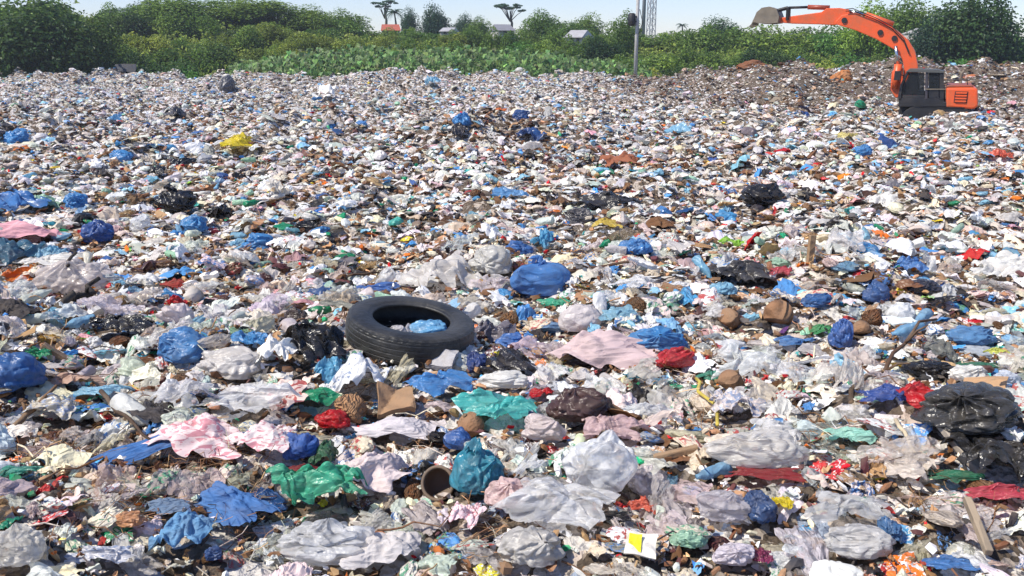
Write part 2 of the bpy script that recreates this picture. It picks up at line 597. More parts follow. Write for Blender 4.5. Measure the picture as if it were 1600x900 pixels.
def board(seed, n=6, th=0.05, bend=0.12):
    """bent slab with thickness: cardboard, foam"""
    g = np.random.default_rng(seed)
    u, v = np.meshgrid(np.linspace(-0.5, 0.5, n), np.linspace(-0.5, 0.5, n))
    a = g.uniform(0, PI)
    z = bend * tri((u * math.cos(a) + v * math.sin(a)) * g.uniform(0.5, 0.9) + g.uniform()) + 0.02 * np.sin(u * 9 + v * 7)
    x = u * (1 + 0.035 * np.sin(v * 5 + g.uniform(0, 6)))
    y = v * (1 + 0.035 * np.sin(u * 4 + g.uniform(0, 6)))
    T = np.stack([x, y, z + th], -1).reshape(-1, 3)
    B = np.stack([x, y, z], -1).reshape(-1, 3)
    Fq = grid_faces(n, n)
    m = n * n
    rim = list(range(n)) + [i * n + n - 1 for i in range(1, n)] + [n * n - 2 - i for i in range(n - 1)] + [(n - 2 - i) * n for i in range(n - 2)]
    S = np.array([[rim[i], rim[i - 1], rim[i - 1] + m, rim[i] + m] for i in range(len(rim))])
    return np.vstack([T, B]), np.vstack([Fq, Fq[:, ::-1] + m, S])


def lathe(prof, n=20):
    """profile of (r, x): axis along x"""
    prof = np.array(prof, float)
    a = np.linspace(0, 2 * PI, n, endpoint=False)
    V = np.stack([np.repeat(prof[:, 1], n), (prof[:, 0][:, None] * np.cos(a)).ravel(), (prof[:, 0][:, None] * np.sin(a)).ravel()], -1)
    return V, grid_faces(len(prof), n, wrap=True)


# ------------------------------------------------------------------ palette
PAL = {
    'white': (240, 238, 232), 'cream': (228, 214, 190), 'pale grey': (206, 204, 198), 'grey': (142, 138, 132), 'pinkish white': (232, 214, 204),
    'pink': (222, 164, 172), 'blue': (78, 146, 204), 'pale blue': (140, 190, 216), 'dark blue': (48, 84, 140), 'turquoise': (84, 190, 184),
    'teal': (26, 128, 150), 'green': (28, 148, 104), 'pale green': (168, 208, 180), 'black': (30, 30, 32), 'charcoal': (58, 55, 57),
    'brown': (112, 78, 52), 'tan': (176, 138, 100), 'red': (196, 32, 40), 'orange': (222, 116, 34), 'yellow': (228, 206, 48),
    'earth': (88, 68, 52), 'dust': (152, 132, 112), 'maroon': (86, 52, 54), 'mauve': (176, 152, 150), 'lime green': (150, 206, 70), 'purple': (92, 50, 110)}
PLIN = {k: np.array(lin(v)) for k, v in PAL.items()}


def bleach(c):
    """sun-bleached plastic: less saturated, blues a little greener"""
    c = np.asarray(c, float)
    m = c.mean()
    c = c * 0.88 + m * 0.12
    if c[2] > 1.6 * c[0]:
        c = c + np.array([0.02, 0.14 * c[2], 0.02])
    return np.clip(c, 0, 0.9)


def pick(weights, n, g):
    ks = list(weights)
    w = np.array([weights[k] for k in ks], float)
    return [ks[i] for i in g.choice(len(ks), n, p=w / w.sum())]


# ------------------------------------------------------------------ the setting: dump surface, hillside, ground
def build_ground():
    nr, nc = 330, 300
    yy = np.geomspace(1.0, 71.0, nr)
    s = np.linspace(-1, 1, nc)
    X = s[None, :] * (0.85 * yy[:, None] + 3.0)
    Y = np.repeat(yy[:, None], nc, 1)
    Z = terrain(X, Y)
    g = np.random.default_rng(3)
    Z = Z + g.normal(size=Z.shape) * 0.012 * np.clip(Y / 8, 0.6, 4)
    V = np.stack([X, Y, Z], -1).reshape(-1, 3)
    o = link('landfill_ground', np_mesh('landfill_ground', V, grid_faces(nr, nc), M['soil']))
    tag(o, 'brown littered earth surface of the dump running back to the greenery', 'ground', kind='structure')


def hill(x, y):
    x = np.asarray(x, float)
    y = np.asarray(y, float)
    r = x / np.maximum(y, 1)
    top = np.interp(r, [-0.9, -0.6, -0.27, -0.17, -0.08, 0.1, 0.25, 0.4, 0.6, 0.9], [-2.6, -2.6, -2.2, -0.8, 0.0, 0.1, 0.6, 0.6, 0.6, 0.6])
    H = 3.4 + (top - 3.4) * sstep(66, 104, y) - 0.9 * sstep(104, 170, y)
    z = EYE - H + 0.3 * np.sin(x * 0.31 + 1) * np.sin(y * 0.23) + 0.15 * np.sin(x * 0.9 + y * 0.7)
    return z


def build_hill():
    yy = np.concatenate([np.linspace(64, 110, 70), np.geomspace(112, 420, 30)])
    s = np.linspace(-1, 1, 160)
    X = s[None, :] * (0.95 * yy[:, None] + 10)
    Y = np.repeat(yy[:, None], 160, 1)
    Z = hill(X, Y)
    V = np.stack([X, Y, Z], -1).reshape(-1, 3)
    m = plain_mat('grassy_soil', (0.045, 0.075, 0.018), 0.9, dirt=0.7, dscale=0.35, dcol=(0.075, 0.085, 0.03), bump=0.7, bscale=3, spec=0.1)
    o = link('hillside', np_mesh('hillside', V, grid_faces(100, 160), m))
    tag(o, 'green overgrown slope behind the dump', 'hillside', kind='structure')
    bm = bmesh.new()
    for a, b in ((-1, -1), (1, -1), (1, 1), (-1, 1)):
        bm.verts.new((a * 3000, b * 3000 + 1000, -3.2))
    bm.verts.ensure_lookup_table()
    bm.faces.new(bm.verts)
    o = bm_obj('ground', bm, m)
    tag(o, 'flat land stretching away below the slope to the horizon', 'ground', kind='structure')


build_ground()
build_hill()

# ------------------------------------------------------------------ hero pieces: read off the photograph, standing on the dump
VIEW = []
HERO = []          # (x, y, rx, ry) footprints to keep the loose litter out of
LAND = []          # (short name, px, py)
SEED = [100]


def nseed():
    SEED[0] += 1
    return SEED[0]


MATK = {'bag': 'plastic', 'sheet': 'plastic', 'film': 'film', 'cloth': 'cloth', 'black': 'black', 'blackbag': 'black', 'clearbag': 'film',
        'ball': 'plastic', 'floral': 'floral', 'mottled': 'mottled'}


INTYRE = []


def hero(kind, px, py, w, h, colour, label, short=None, rot=0.0, k=None, lift=0.0, tint=None, name=None, cat=None, knot=False, group=None, mat=None, tilt=0):
    gx, gy, gz = ground(px, py + 0.28 * h)
    _, _, dep = project(gx, gy, gz)
    a = math.atan2(EYE - gz, gy)
    Wm, hm = w * dep / F, h * dep / F
    k = k if k is not None else {'bag': 0.6, 'ball': 0.85, 'clearbag': 0.55, 'blackbag': 0.5}.get(kind, 0.42)
    D = hm / (math.sin(a) + k * math.cos(a))
    D = min(max(D, 0.4 * Wm), 1.25 * Wm)
    Hz = max((hm - D * math.sin(a)) / math.cos(a), 0.18 * min(Wm, D))
    s = nseed()
    g = random.Random(s)
    pole = (g.uniform(-0.9, 0.9), g.uniform(-0.9, 0.9))
    if kind in ('bag', 'clearbag', 'blackbag'):
        V, Fc = lump(96, 60, s, crease=1.1, flat=0.7, knot=True, pole=pole, facets=g.randint(22, 46))
        nm, ct = 'plastic_bag', 'plastic bag'
    elif kind == 'ball':
        V, Fc = lump(72, 44, s, crease=0.35, flat=0.85, knot=True, pole=pole, lobes=0.08)
        nm, ct = 'plastic_bag', 'plastic bag'
    elif kind in ('cloth', 'floral'):
        V, Fc = sheet(44, s, soft=0.6, square=0.75, amp=1.0, dome=0.3, ragged=0.16)
        nm, ct = 'rag', 'cloth'
    else:
        V, Fc = sheet(60, s, soft=0.15, square=0.6, amp=1.1, dome=0.35, ragged=0.16)
        nm, ct = 'plastic_sheet', 'plastic sheet'
    c = bleach(tint) if tint is not None else PLIN[colour]
    mt = M[mat or MATK[kind]]
    if kind in ('film', 'clearbag'):
        c = np.clip(c * 1.25, 0, 0.86)
    me = np_mesh(name or nm, V, Fc, mt, smooth=True)
    o = link(name or nm, me, color=c)
    sc = 1.22 if kind in ('sheet', 'film', 'cloth', 'floral', 'black') else 1.08
    o.scale = (Wm * sc, D * sc, Hz * 1.25)
    o.rotation_euler = (R(tilt), 0, R(rot))
    o.location = (gx, gy, gz - 0.12 * Hz + 0.02 + lift + (0.03 if py > 600 else 0))
    tag(o, label, cat or ct, group)
    if 'inside the tyre' in label:
        INTYRE.append((o, px, py, h))
    HERO.append((gx, gy, Wm * 0.46, D * 0.42))
    VIEW.append((gx, gy, Wm * 0.5, D * 0.4, (px, py, w, h)))
    if short:
        LAND.append((short, px, py))
    if knot:
        V, Fc = sheet(14, s + 5000, amp=0.9, dome=0.9, ragged=0.3)
        kk = np.array(V) * np.array([0.34, 0.3, 0.42])
        q = link('knot', np_mesh('knot', kk, Fc, mt, smooth=False), o, c)
        q.location = (-0.1, -0.12, 0.86)
        q.rotation_euler = (R(-25), R(15), 0)
    return o


H_ = hero
# --- far field
H_('sheet', 372, 226, 46, 28, 'yellow', 'bright yellow plastic bag lying flat among far pale litter at left', 'yellow bag', rot=20)
H_('bag', 25, 217, 36, 22, 'blue', 'blue bag at the left edge of the far litter', 'far blue bag')
H_('sheet', 676, 129, 22, 14, 'pale blue', 'sky blue sheet on the far crest in front of the broad leaved plants', 'blue sheet on the crest')
H_('sheet', 1060, 205, 42, 22, 'pale blue', 'bright sky blue sheet in far litter right of the earth mound', 'sky blue sheet')
H_('bag', 722, 190, 28, 20, 'blue', 'blue bag on the left top of the small dark mound', 'blue bag on the mound')
H_('bag', 815, 184, 28, 16, 'dark blue', 'dark blue bag on the right top of the small dark mound')
H_('sheet', 830, 212, 40, 20, 'dark blue', 'dark blue torn sheet on the front of the small dark mound')
H_('black', 716, 212, 26, 26, 'charcoal', 'charcoal sheet slumped down the left face of the small dark mound')
H_('cloth', 968, 252, 52, 24, 'brown', 'rust brown cloth with a fold standing up in mid field', 'rust brown cloth', tint=lin((150, 84, 52)))
H_('sheet', 1557, 243, 34, 18, 'orange', 'orange red sheet near the right edge of the far litter', 'orange red sheet', tint=lin((225, 96, 64)))
H_('sheet', 1322, 214, 28, 10, 'yellow', 'pale yellow sheet in the far litter in front of the excavator', None, tint=lin((222, 206, 120)))
H_('bag', 1345, 238, 30, 17, 'blue', 'small blue bag in the litter in front of the excavator', 'blue bag before the excavator')
H_('bag', 1424, 174, 22, 16, 'turquoise', 'pale teal bag lying against the excavator undercarriage', None, tint=lin((110, 175, 165)))
H_('black', 275, 181, 30, 20, 'charcoal', 'charcoal bag in the far left litter above the yellow bag', 'far charcoal bag')
H_('black', 245, 269, 30, 16, 'black', 'small black sheet, left one of a black pair below the yellow bag')
H_('black', 291, 258, 44, 18, 'black', 'wide black sheet, right one of a black pair below the yellow bag', 'far black sheet')
H_('bag', 190, 247, 36, 18, 'blue', 'blue crumpled bag left of the black pair in the far litter', None)
H_('bag', 355, 137, 24, 24, 'charcoal', 'dark bag standing up close to the far left crest', None, tint=lin((104, 106, 114)), k=0.4)
H_('cloth', 510, 145, 30, 18, 'white', 'bright white sheet close to the far crest below the green slope', 'white sheet by the crest')
# --- mid field
H_('blackbag', 275, 318, 60, 36, 'black', 'plump black bag in the left middle distance', 'plump black bag', knot=True)
H_('black', 346, 338, 36, 32, 'black', 'black torn sheet right of the plump black bag')
H_('sheet', 28, 322, 84, 42, 'blue', 'wide blue tarpaulin piece at the left edge in middle distance', 'blue tarpaulin', tint=lin((52, 106, 196)))
H_('sheet', 76, 318, 42, 25, 'pale green', 'pale mint sheet beside the blue tarpaulin')
H_('bag', 120, 319, 36, 26, 'blue', 'blue bag right of the pale mint sheet')
H_('cloth', 40, 362, 96, 36, 'pink', 'pink cloth spread out below the blue tarpaulin', 'pink cloth')
H_('bag', 155, 366, 46, 38, 'dark blue', 'deep blue bag right of the pink cloth', 'deep blue bag', tint=lin((34, 70, 160)))
H_('sheet', 24, 396, 66, 50, 'teal', 'dark teal sheet at the left edge below the pink cloth', 'dark teal sheet', tint=lin((34, 96, 130)))
H_('sheet', 85, 396, 46, 26, 'pale blue', 'pale blue sheet right of the dark teal sheet')
H_('bag', 303, 354, 42, 28, 'blue', 'bright blue bag below the black torn sheet at left', 'bright blue bag', tint=lin((58, 128, 205)))
H_('bag', 403, 381, 48, 28, 'blue', 'blue knotted bag in left middle distance', 'blue knotted bag')
H_('black', 482, 355, 50, 18, 'black', 'narrow black strip of sheet left of centre', 'black strip')
H_('cloth', 290, 428, 66, 24, 'blue', 'blue rag beside a red rag above the green and red wrappers', 'blue rag')
H_('cloth', 268, 446, 42, 20, 'red', 'dirty red and black rag tucked under a blue rag', None, tint=lin((150, 45, 38)))
H_('sheet', 275, 476, 26, 24, 'red', 'scarlet wrapper standing up below the blue rag', 'scarlet wrapper', name='food_wrapper', cat='wrapper')
H_('clearbag', 115, 440, 120, 74, 'pale grey', 'big greyish clear bag near the left edge', 'big clear bag', tint=lin((205, 194, 188)))
H_('sheet', 80, 410, 90, 24, 'white', 'white sheet draped behind the big clear bag at left')
H_('sheet', 28, 436, 52, 32, 'orange', 'orange sheet at the left edge beside the big clear bag', 'orange sheet')
H_('cloth', 24, 488, 60, 40, 'charcoal', 'dark grey rag at the left edge below the orange sheet', None)
H_('black', 190, 510, 100, 44, 'black', 'torn black sheets heaped in a dark pocket at left', 'torn black heap')
H_('bag', 288, 545, 70, 60, 'blue', 'round blue bag with pale patches left of the tyre', 'round blue bag', tint=lin((62, 118, 196)))
H_('bag', 362, 572, 100, 54, 'white', 'white bag lying on its side left of the tyre', 'white bag beside the black bag', tint=lin((216, 210, 204)))
H_('cloth', 428, 552, 58, 60, 'white', 'bright white cloth between the white bag and black bag', 'white cloth')
H_('black', 492, 542, 90, 82, 'black', 'torn black bag beside the left rim of the tyre', 'torn black bag', k=0.7)
H_('black', 460, 500, 38, 32, 'charcoal', 'dark brown scrap of sheet behind the torn black bag', None, tint=lin((62, 50, 46)))
H_('sheet', 511, 580, 42, 46, 'pale blue', 'sky blue sheet folded below the torn black bag', None, tint=lin((88, 160, 215)))
H_('sheet', 393, 530, 48, 30, 'blue', 'blue sheet behind the white bag left of the tyre')
H_('bag', 25, 585, 80, 72, 'blue', 'big blue bag cut by the left edge of the picture', 'big blue bag', tint=lin((34, 90, 175)))
H_('sheet', 64, 556, 40, 22, 'green', 'sea green scrap above the big blue bag')
H_('sheet', 72, 534, 38, 18, 'yellow', 'ochre yellow scrap above the sea green scrap', None, tint=lin((205, 160, 50)))
H_('sheet', 165, 622, 78, 30, 'pale blue', 'pale blue striped bag left of the white film', 'pale blue bag')
H_('mottled', 82, 650, 80, 48, 'cream', 'cream bag mottled with dirt at lower left', 'cream mottled bag', tint=lin((206, 196, 176)))
H_('sheet', 38, 750, 78, 30, 'teal', 'sea green sheet at lower left edge', 'sea green sheet', tint=lin((50, 150, 130)))
H_('cloth', 196, 722, 150, 34, 'blue', 'long blue trouser leg trailing down from the pink floral cloth', 'blue trouser leg', tint=lin((36, 88, 168)), rot=50, k=0.5)
H_('floral', 310, 688, 135, 72, 'pinkish white', 'pink floral cloth bunched up at lower left', 'pink floral cloth', tint=lin((230, 204, 202)))
H_('floral', 405, 694, 90, 56, 'pinkish white', 'paler end of floral cloth beside the blue and green bags', None, tint=lin((232, 214, 210)))
H_('film', 392, 630, 130, 54, 'pale grey', 'clear white film stretched behind the pink floral cloth', 'clear white film', tint=lin((222, 220, 220)))
H_('sheet', 487, 632, 82, 36, 'green', 'green sheet in front of the torn black bag', 'green sheet')
H_('mottled', 560, 592, 104, 92, 'white', 'large bright white bag in front of the left side of the tyre', 'large white bag', k=0.7, tint=lin((236, 236, 234)))
H_('sheet', 690, 607, 96, 50, 'blue', 'crumpled bright blue sheet just in front of the tyre', 'crumpled blue sheet', tint=lin((52, 118, 208)))
H_('bag', 785, 607, 78, 32, 'white', 'flat white bag lying right of the crumpled blue sheet', 'flat white bag')
H_('sheet', 772, 645, 112, 56, 'turquoise', 'turquoise sheet below the flat white bag', 'turquoise sheet')
H_('sheet', 846, 626, 34, 20, 'red', 'small red scrap right of the turquoise sheet', None)
H_('blackbag', 905, 642, 98, 68, 'maroon', 'dark maroon brown bag right of the turquoise sheet', 'maroon bag', mat='plastic', tint=lin((92, 66, 64)))
H_('bag', 520, 668, 54, 32, 'red', 'crimson bag below the green sheet', 'crimson bag')
H_('bag', 472, 710, 54, 50, 'blue', 'royal blue bag at the end of the floral cloth', 'royal blue bag', tint=lin((48, 84, 190)))
H_('sheet', 506, 722, 36, 42, 'green', 'dark green sheet touching the royal blue bag', None, tint=lin((28, 104, 60)))
H_('cloth', 470, 748, 44, 18, 'maroon', 'dark red rag under the royal blue bag', None, tint=lin((110, 26, 34)))
H_('cloth', 622, 676, 124, 44, 'pale grey', 'long pale grey cloth in front of the brown board', 'long pale cloth', tint=lin((206, 198, 200)))
H_('ball', 715, 702, 42, 36, 'blue', 'small round royal blue bag above the teal bag', 'small royal blue bag', tint=lin((40, 84, 178)))
H_('bag', 746, 752, 80, 78, 'teal', 'knotted teal blue bag beside the brown pot', 'teal bag', tint=lin((22, 134, 168)), knot=True, k=0.9)
H_('bag', 792, 785, 66, 60, 'pinkish white', 'pale pink bag right of and below the teal bag', 'pale pink bag', tint=lin((226, 192, 188)))
H_('cloth', 590, 742, 90, 70, 'pinkish white', 'pinkish grey cloth left of the brown pot', 'pinkish grey cloth', tint=lin((214, 196, 194)))
H_('clearbag', 935, 738, 108, 104, 'white', 'tall clear white bag at lower centre right', 'tall clear bag', k=0.8, tint=lin((226, 226, 226)))
H_('film', 870, 792, 170, 96, 'white', 'wide white film spread below the tall clear bag', 'wide white film', tint=lin((226, 224, 222)))
H_('cloth', 945, 546, 160, 74, 'mauve', 'mauve pink sheet with folds right of the tyre', 'mauve sheet', tint=lin((204, 178, 178)))
H_('ball', 906, 504, 64, 46, 'white', 'round white bag behind the mauve sheet', 'round white bag', tint=lin((232, 222, 218)))
H_('bag', 1026, 534, 90, 48, 'blue', 'blue bag touching the red pouch', 'blue bag by the red pouch', tint=lin((50, 122, 204)))
H_('bag', 1052, 562, 66, 38, 'red', 'shiny red pouch right of the mauve sheet', 'red pouch', rot=25, tint=lin((205, 40, 50)))
H_('ball', 844, 443, 88, 54, 'blue', 'smooth round blue bag behind the tyre to the right', 'smooth blue bag', tint=lin((62, 112, 200)), k=0.7, knot=True)
H_('sheet', 866, 476, 46, 18, 'green', 'jade green scrap under the smooth round blue bag', None, tint=lin((40, 170, 130)))
H_('sheet', 690, 432, 112, 58, 'white', 'heap of crumpled white sheet just behind the tyre', 'white heap behind the tyre', tint=lin((222, 216, 208)))
H_('bag', 765, 411, 66, 46, 'pale grey', 'pale grey bag between the white heap and smooth blue bag', 'pale grey bag')
H_('sheet', 592, 454, 84, 22, 'blue', 'blue strip of sheet touching the back of the tyre', 'blue strip', tint=lin((54, 92, 190)))
H_('black', 768, 522, 64, 40, 'charcoal', 'dark grey film beside the right rim of the tyre', 'dark grey film', tint=lin((104, 98, 106)))
H_('bag', 797, 538, 44, 28, 'blue', 'bright blue bag right of the dark grey film', None, tint=lin((34, 92, 200)))
H_('bag', 742, 572, 40, 36, 'dark blue', 'navy bag in front of the right side of the tyre', 'navy bag', tint=lin((34, 58, 136)))
H_('black', 794, 570, 76, 54, 'charcoal', 'black crumpled bag right of the navy bag', 'black crumpled bag', tint=lin((44, 42, 46)))
H_('black', 920, 566, 60, 26, 'charcoal', 'dark scrap under the front edge of the mauve sheet', None, tint=lin((60, 54, 54)))
H_('blackbag', 1188, 306, 62, 34, 'black', 'black bag on the rise in the right middle distance', 'black bag on the rise')
H_('bag', 994, 390, 50, 28, 'blue', 'round blue bag in middle distance right of centre', 'middle blue bag', tint=lin((64, 122, 208)))
H_('sheet', 848, 378, 34, 32, 'pale blue', 'upright sky blue sheet above the smooth blue bag', 'upright sky blue sheet', tint=lin((70, 150, 210)))
H_('bag', 810, 391, 44, 22, 'blue', 'flat blue bag left of the upright sky blue sheet', None, tint=lin((40, 92, 186)))
H_('sheet', 795, 304, 52, 18, 'pale blue', 'blue sheet lying far behind the smooth blue bag', 'far blue sheet', tint=lin((84, 136, 210)))
H_('black', 945, 318, 96, 30, 'charcoal', 'wide dark heap of torn black sheet in the middle distance', 'wide dark heap', tint=lin((48, 46, 46)))
H_('blackbag', 905, 341, 46, 24, 'charcoal', 'dark grey bag at the front left of the wide dark heap', None, tint=lin((72, 70, 74)))
H_('sheet', 946, 352, 42, 18, 'yellow', 'yellow scrap in front of the wide dark heap', 'yellow scrap', tint=lin((220, 190, 60)))
H_('cloth', 1032, 350, 46, 20, 'brown', 'brown rag right of the yellow scrap', None)
H_('sheet', 1380, 315, 44, 26, 'white', 'bright white sheet in the right middle distance', 'bright white sheet')
H_('sheet', 1142, 382, 38, 18, 'lime green', 'lime green sheet in middle distance left of the stake', 'lime green sheet')
H_('sheet', 1415, 420, 44, 36, 'blue', 'blue sheet in right middle distance above the dark bag', 'right blue sheet', tint=lin((64, 110, 200)))
H_('bag', 1366, 462, 40, 36, 'dark blue', 'slate blue bag in right middle distance', 'slate blue bag', tint=lin((52, 86, 160)))
H_('blackbag', 1441, 452, 54, 26, 'charcoal', 'dark bag right of the slate blue bag', None, tint=lin((54, 54, 66)))
H_('bag', 1276, 474, 48, 24, 'blue', 'dark blue bag right of and above the large coconut', 'blue bag near the coconut', tint=lin((36, 88, 168)))
H_('black', 1150, 428, 96, 44, 'charcoal', 'dark torn sheet spread left of the wooden stake', 'dark torn sheet', tint=lin((58, 56, 56)))
H_('sheet', 1218, 426, 34, 16, 'red', 'rose red scrap left of the stake foot', None, tint=lin((205, 70, 84)))
H_('sheet', 1562, 416, 100, 44, 'white', 'long white sheet near the right edge', 'long white sheet')
H_('bag', 1130, 455, 44, 22, 'pale blue', 'pale blue bag left of the large coconut', None)
H_('ball', 1405, 500, 48, 40, 'white', 'glossy white plastic jug lying right of the slate blue bag', 'white jug', tint=lin((238, 240, 240)), name='plastic_jug', cat='jug')
H_('sheet', 1242, 535, 56, 20, 'blue', 'blue sheet in front of the large coconut', 'blue sheet before the coconut', tint=lin((60, 112, 196)))
H_('bag', 1312, 528, 36, 48, 'blue', 'tall blue bag right of the large coconut', 'tall blue bag', tint=lin((52, 86, 178)))
H_('sheet', 1286, 518, 40, 18, 'green', 'green scrap left of the tall blue bag', None, tint=lin((60, 160, 90)))
H_('bag', 1516, 530, 80, 36, 'pale blue', 'mid blue flattened bag near the right edge', 'flattened blue bag', tint=lin((92, 136, 205)))
H_('bag', 1525, 556, 96, 30, 'pale grey', 'long pale bag in front of the flattened blue bag', None, tint=lin((196, 204, 212)))
H_('sheet', 1520, 574, 80, 16, 'green', 'dark green strip under the long pale bag', None, tint=lin((44, 128, 96)))
H_('blackbag', 1451, 582, 82, 38, 'black', 'shiny black bag right of the long stick', 'shiny black bag')
H_('bag', 1512, 590, 58, 32, 'white', 'white bag right of the shiny black bag', None)
H_('bag', 1572, 597, 42, 32, 'pale blue', 'bluish white bag near the right edge', None, tint=lin((212, 220, 232)))
H_('sheet', 1432, 626, 58, 46, 'red', 'scarlet sheet beside the royal blue sheet at right', 'scarlet sheet', rot=30)
H_('sheet', 1378, 629, 74, 30, 'dark blue', 'royal blue sheet left of the scarlet sheet', 'royal blue sheet', tint=lin((38, 62, 160)))
H_('blackbag', 1508, 648, 150, 96, 'charcoal', 'big black sack at the right, its back half', 'big black sack', tint=lin((58, 56, 54)), k=0.45)
H_('black', 1556, 712, 116, 100, 'black', 'front part of black sheeting hanging from the big black sack', None, tint=lin((44, 43, 43)))
H_('sheet', 1545, 629, 30, 16, 'yellow', 'yellow and green wrapper lying on the big black sack', None, lift=0.2, tint=lin((214, 220, 80)), name='food_wrapper', cat='wrapper')
H_('film', 1165, 566, 100, 58, 'pale grey', 'clear pale film right of the red pouch', 'clear pale film', tint=lin((214, 216, 214)))
H_('film', 1318, 602, 70, 74, 'pale grey', 'clear beige film standing up left of the long stick', 'clear beige film', tint=lin((214, 206, 196)), k=0.8)
H_('clearbag', 1180, 712, 160, 74, 'pale grey', 'large dusty clear bag with red underside at lower right', 'large dusty bag', tint=lin((206, 202, 196)))
H_('sheet', 1198, 752, 118, 26, 'red', 'dark red sheet showing under the large dusty bag', 'dark red sheet', tint=lin((160, 44, 46)))
H_('sheet', 1325, 692, 66, 30, 'turquoise', 'pale turquoise scrap left of the white plank', None, tint=lin((160, 215, 205)))
H_('sheet', 1490, 757, 74, 24, 'green', 'deep green strip at lower right under the plank', 'deep green strip', tint=lin((30, 124, 84)))
H_('sheet', 1556, 784, 92, 28, 'red', 'rose red sheet near the lower right edge', 'rose red sheet', tint=lin((210, 62, 82)))
H_('film', 1322, 808, 130, 74, 'pale grey', 'dusty grey film at lower right', 'dusty grey film', tint=lin((190, 190, 190)))
H_('sheet', 1222, 803, 30, 24, 'yellow', 'bright yellow scrap left of the dusty grey film', 'bright yellow scrap')
H_('bag', 1185, 806, 48, 58, 'dark blue', 'upright navy bag left of the bright yellow scrap', 'upright navy bag', tint=lin((38, 72, 132)))
H_('clearbag', 1132, 800, 86, 64, 'pale grey', 'clear bag left of the upright navy bag', None, tint=lin((196, 190, 194)))
H_('bag', 1075, 858, 56, 34, 'pale green', 'pale green bag at the bottom right of centre', 'pale green bag')
H_('clearbag', 515, 862, 150, 84, 'white', 'large clear white bag at the bottom left of centre', 'large clear bag', tint=lin((224, 222, 222)))
H_('cloth', 598, 862, 96, 76, 'pale grey', 'pale grey cloth at the bottom beside the large clear bag', None, tint=lin((196, 190, 188)))
H_('sheet', 497, 790, 136, 76, 'green', 'big jade green bag at lower left of centre', 'jade green bag', tint=lin((44, 176, 138)), k=0.85, lift=0.05)
H_('cloth', 366, 800, 116, 66, 'blue', 'crumpled blue shirt left of the jade green bag', 'blue shirt', tint=lin((46, 92, 170)), rot=-25)
H_('cloth', 292, 835, 70, 70, 'pale blue', 'faded denim blue rag left of the blue shirt', 'faded blue rag', tint=lin((84, 128, 184)))
H_('cloth', 262, 806, 60, 28, 'blue', 'grey blue rag behind the faded denim blue rag', None, tint=lin((92, 112, 150)))
H_('mottled', 165, 880, 100, 44, 'white', 'white bag with grey print at the bottom left', 'printed white bag', tint=lin((206, 206, 212)))
H_('clearbag', 25, 868, 90, 74, 'pale grey', 'dusty pale bag in the bottom left corner', 'dusty corner bag', tint=lin((204, 200, 192)))
H_('bag', 336, 882, 28, 26, 'dark blue', 'small navy bag at the bottom below the faded blue rag', None, tint=lin((48, 78, 150)))
H_('bag', 830, 866, 98, 72, 'pale grey', 'ribbed pale grey bag at the bottom centre', 'ribbed grey bag', tint=lin((200, 196, 190)))
H_('sheet', 1496, 894, 96, 26, 'blue', 'bright blue sheet at the bottom right edge', 'bottom blue sheet', tint=lin((56, 108, 200)))
H_('bag', 1145, 882, 66, 42, 'white', 'white bag with pink tint at the bottom right of centre', None, tint=lin((224, 214, 222)))
H_('sheet', 1188, 884, 34, 34, 'purple', 'magenta and purple scrap beside a white bag at the bottom', None, tint=lin((150, 48, 96)))
H_('bag', 850, 682, 66, 48, 'pinkish white', 'pinkish white bag left of the tall clear bag', None, tint=lin((218, 202, 198)))
H_('sheet', 962, 680, 90, 46, 'pinkish white', 'pale pink sheet below the maroon bag', 'pale pink sheet', tint=lin((214, 180, 180)))
H_('sheet', 1002, 802, 40, 32, 'orange', 'orange red scrap right of the wide white film', None, tint=lin((222, 92, 60)))
H_('bag', 1386, 842, 34, 42, 'blue', 'blue bag right of the dusty grey film', None, tint=lin((58, 104, 170)))
H_('bag', 1340, 860, 100, 60, 'white', 'white bag at the bottom below the dusty grey film', None, tint=lin((208, 206, 204)))
H_('sheet', 1110, 590, 40, 26, 'green', 'small sea green scrap behind the brown coconut half', None, tint=lin((60, 150, 125)))
H_('mottled', 1150, 640, 80, 46, 'pinkish white', 'pinkish mottled bag right of the yellow strap', None, tint=lin((216, 204, 200)))
H_('bag', 668, 508, 66, 34, 'pale blue', 'blue crumpled bag lying inside the tyre', None, tint=lin((96, 156, 220)), lift=0.10)
H_('sheet', 620, 513, 40, 20, 'white', 'dirty white sheet inside the tyre beside the blue bag', None, tint=lin((196, 192, 196)), lift=0.09)


# ------------------------------------------------------------------ the tyre and other single things
def thing(name, label, cat, loc=(0, 0, 0), rot=(0, 0, 0), group=None):
    o = bpy.data.objects.new(name, None)
    COL.objects.link(o)
    o.location = loc
    o.rotation_euler = rot
    o.empty_display_size = 0.2
    return tag(o, label, cat, group)


def spin(prof, n, mod=None):
    """(r, z) profile about the z axis"""
    P = np.array(prof, float)
    a = np.linspace(0, 2 * PI, n, endpoint=False)
    r = np.repeat(P[:, 0][:, None], n, 1)
    z = np.repeat(P[:, 1][:, None], n, 1)
    if mod is not None:
        r = r + mod(a, P)
    return np.stack([r * np.cos(a), r * np.sin(a), z], -1).reshape(-1, 3), grid_faces(len(P), n, wrap=True)


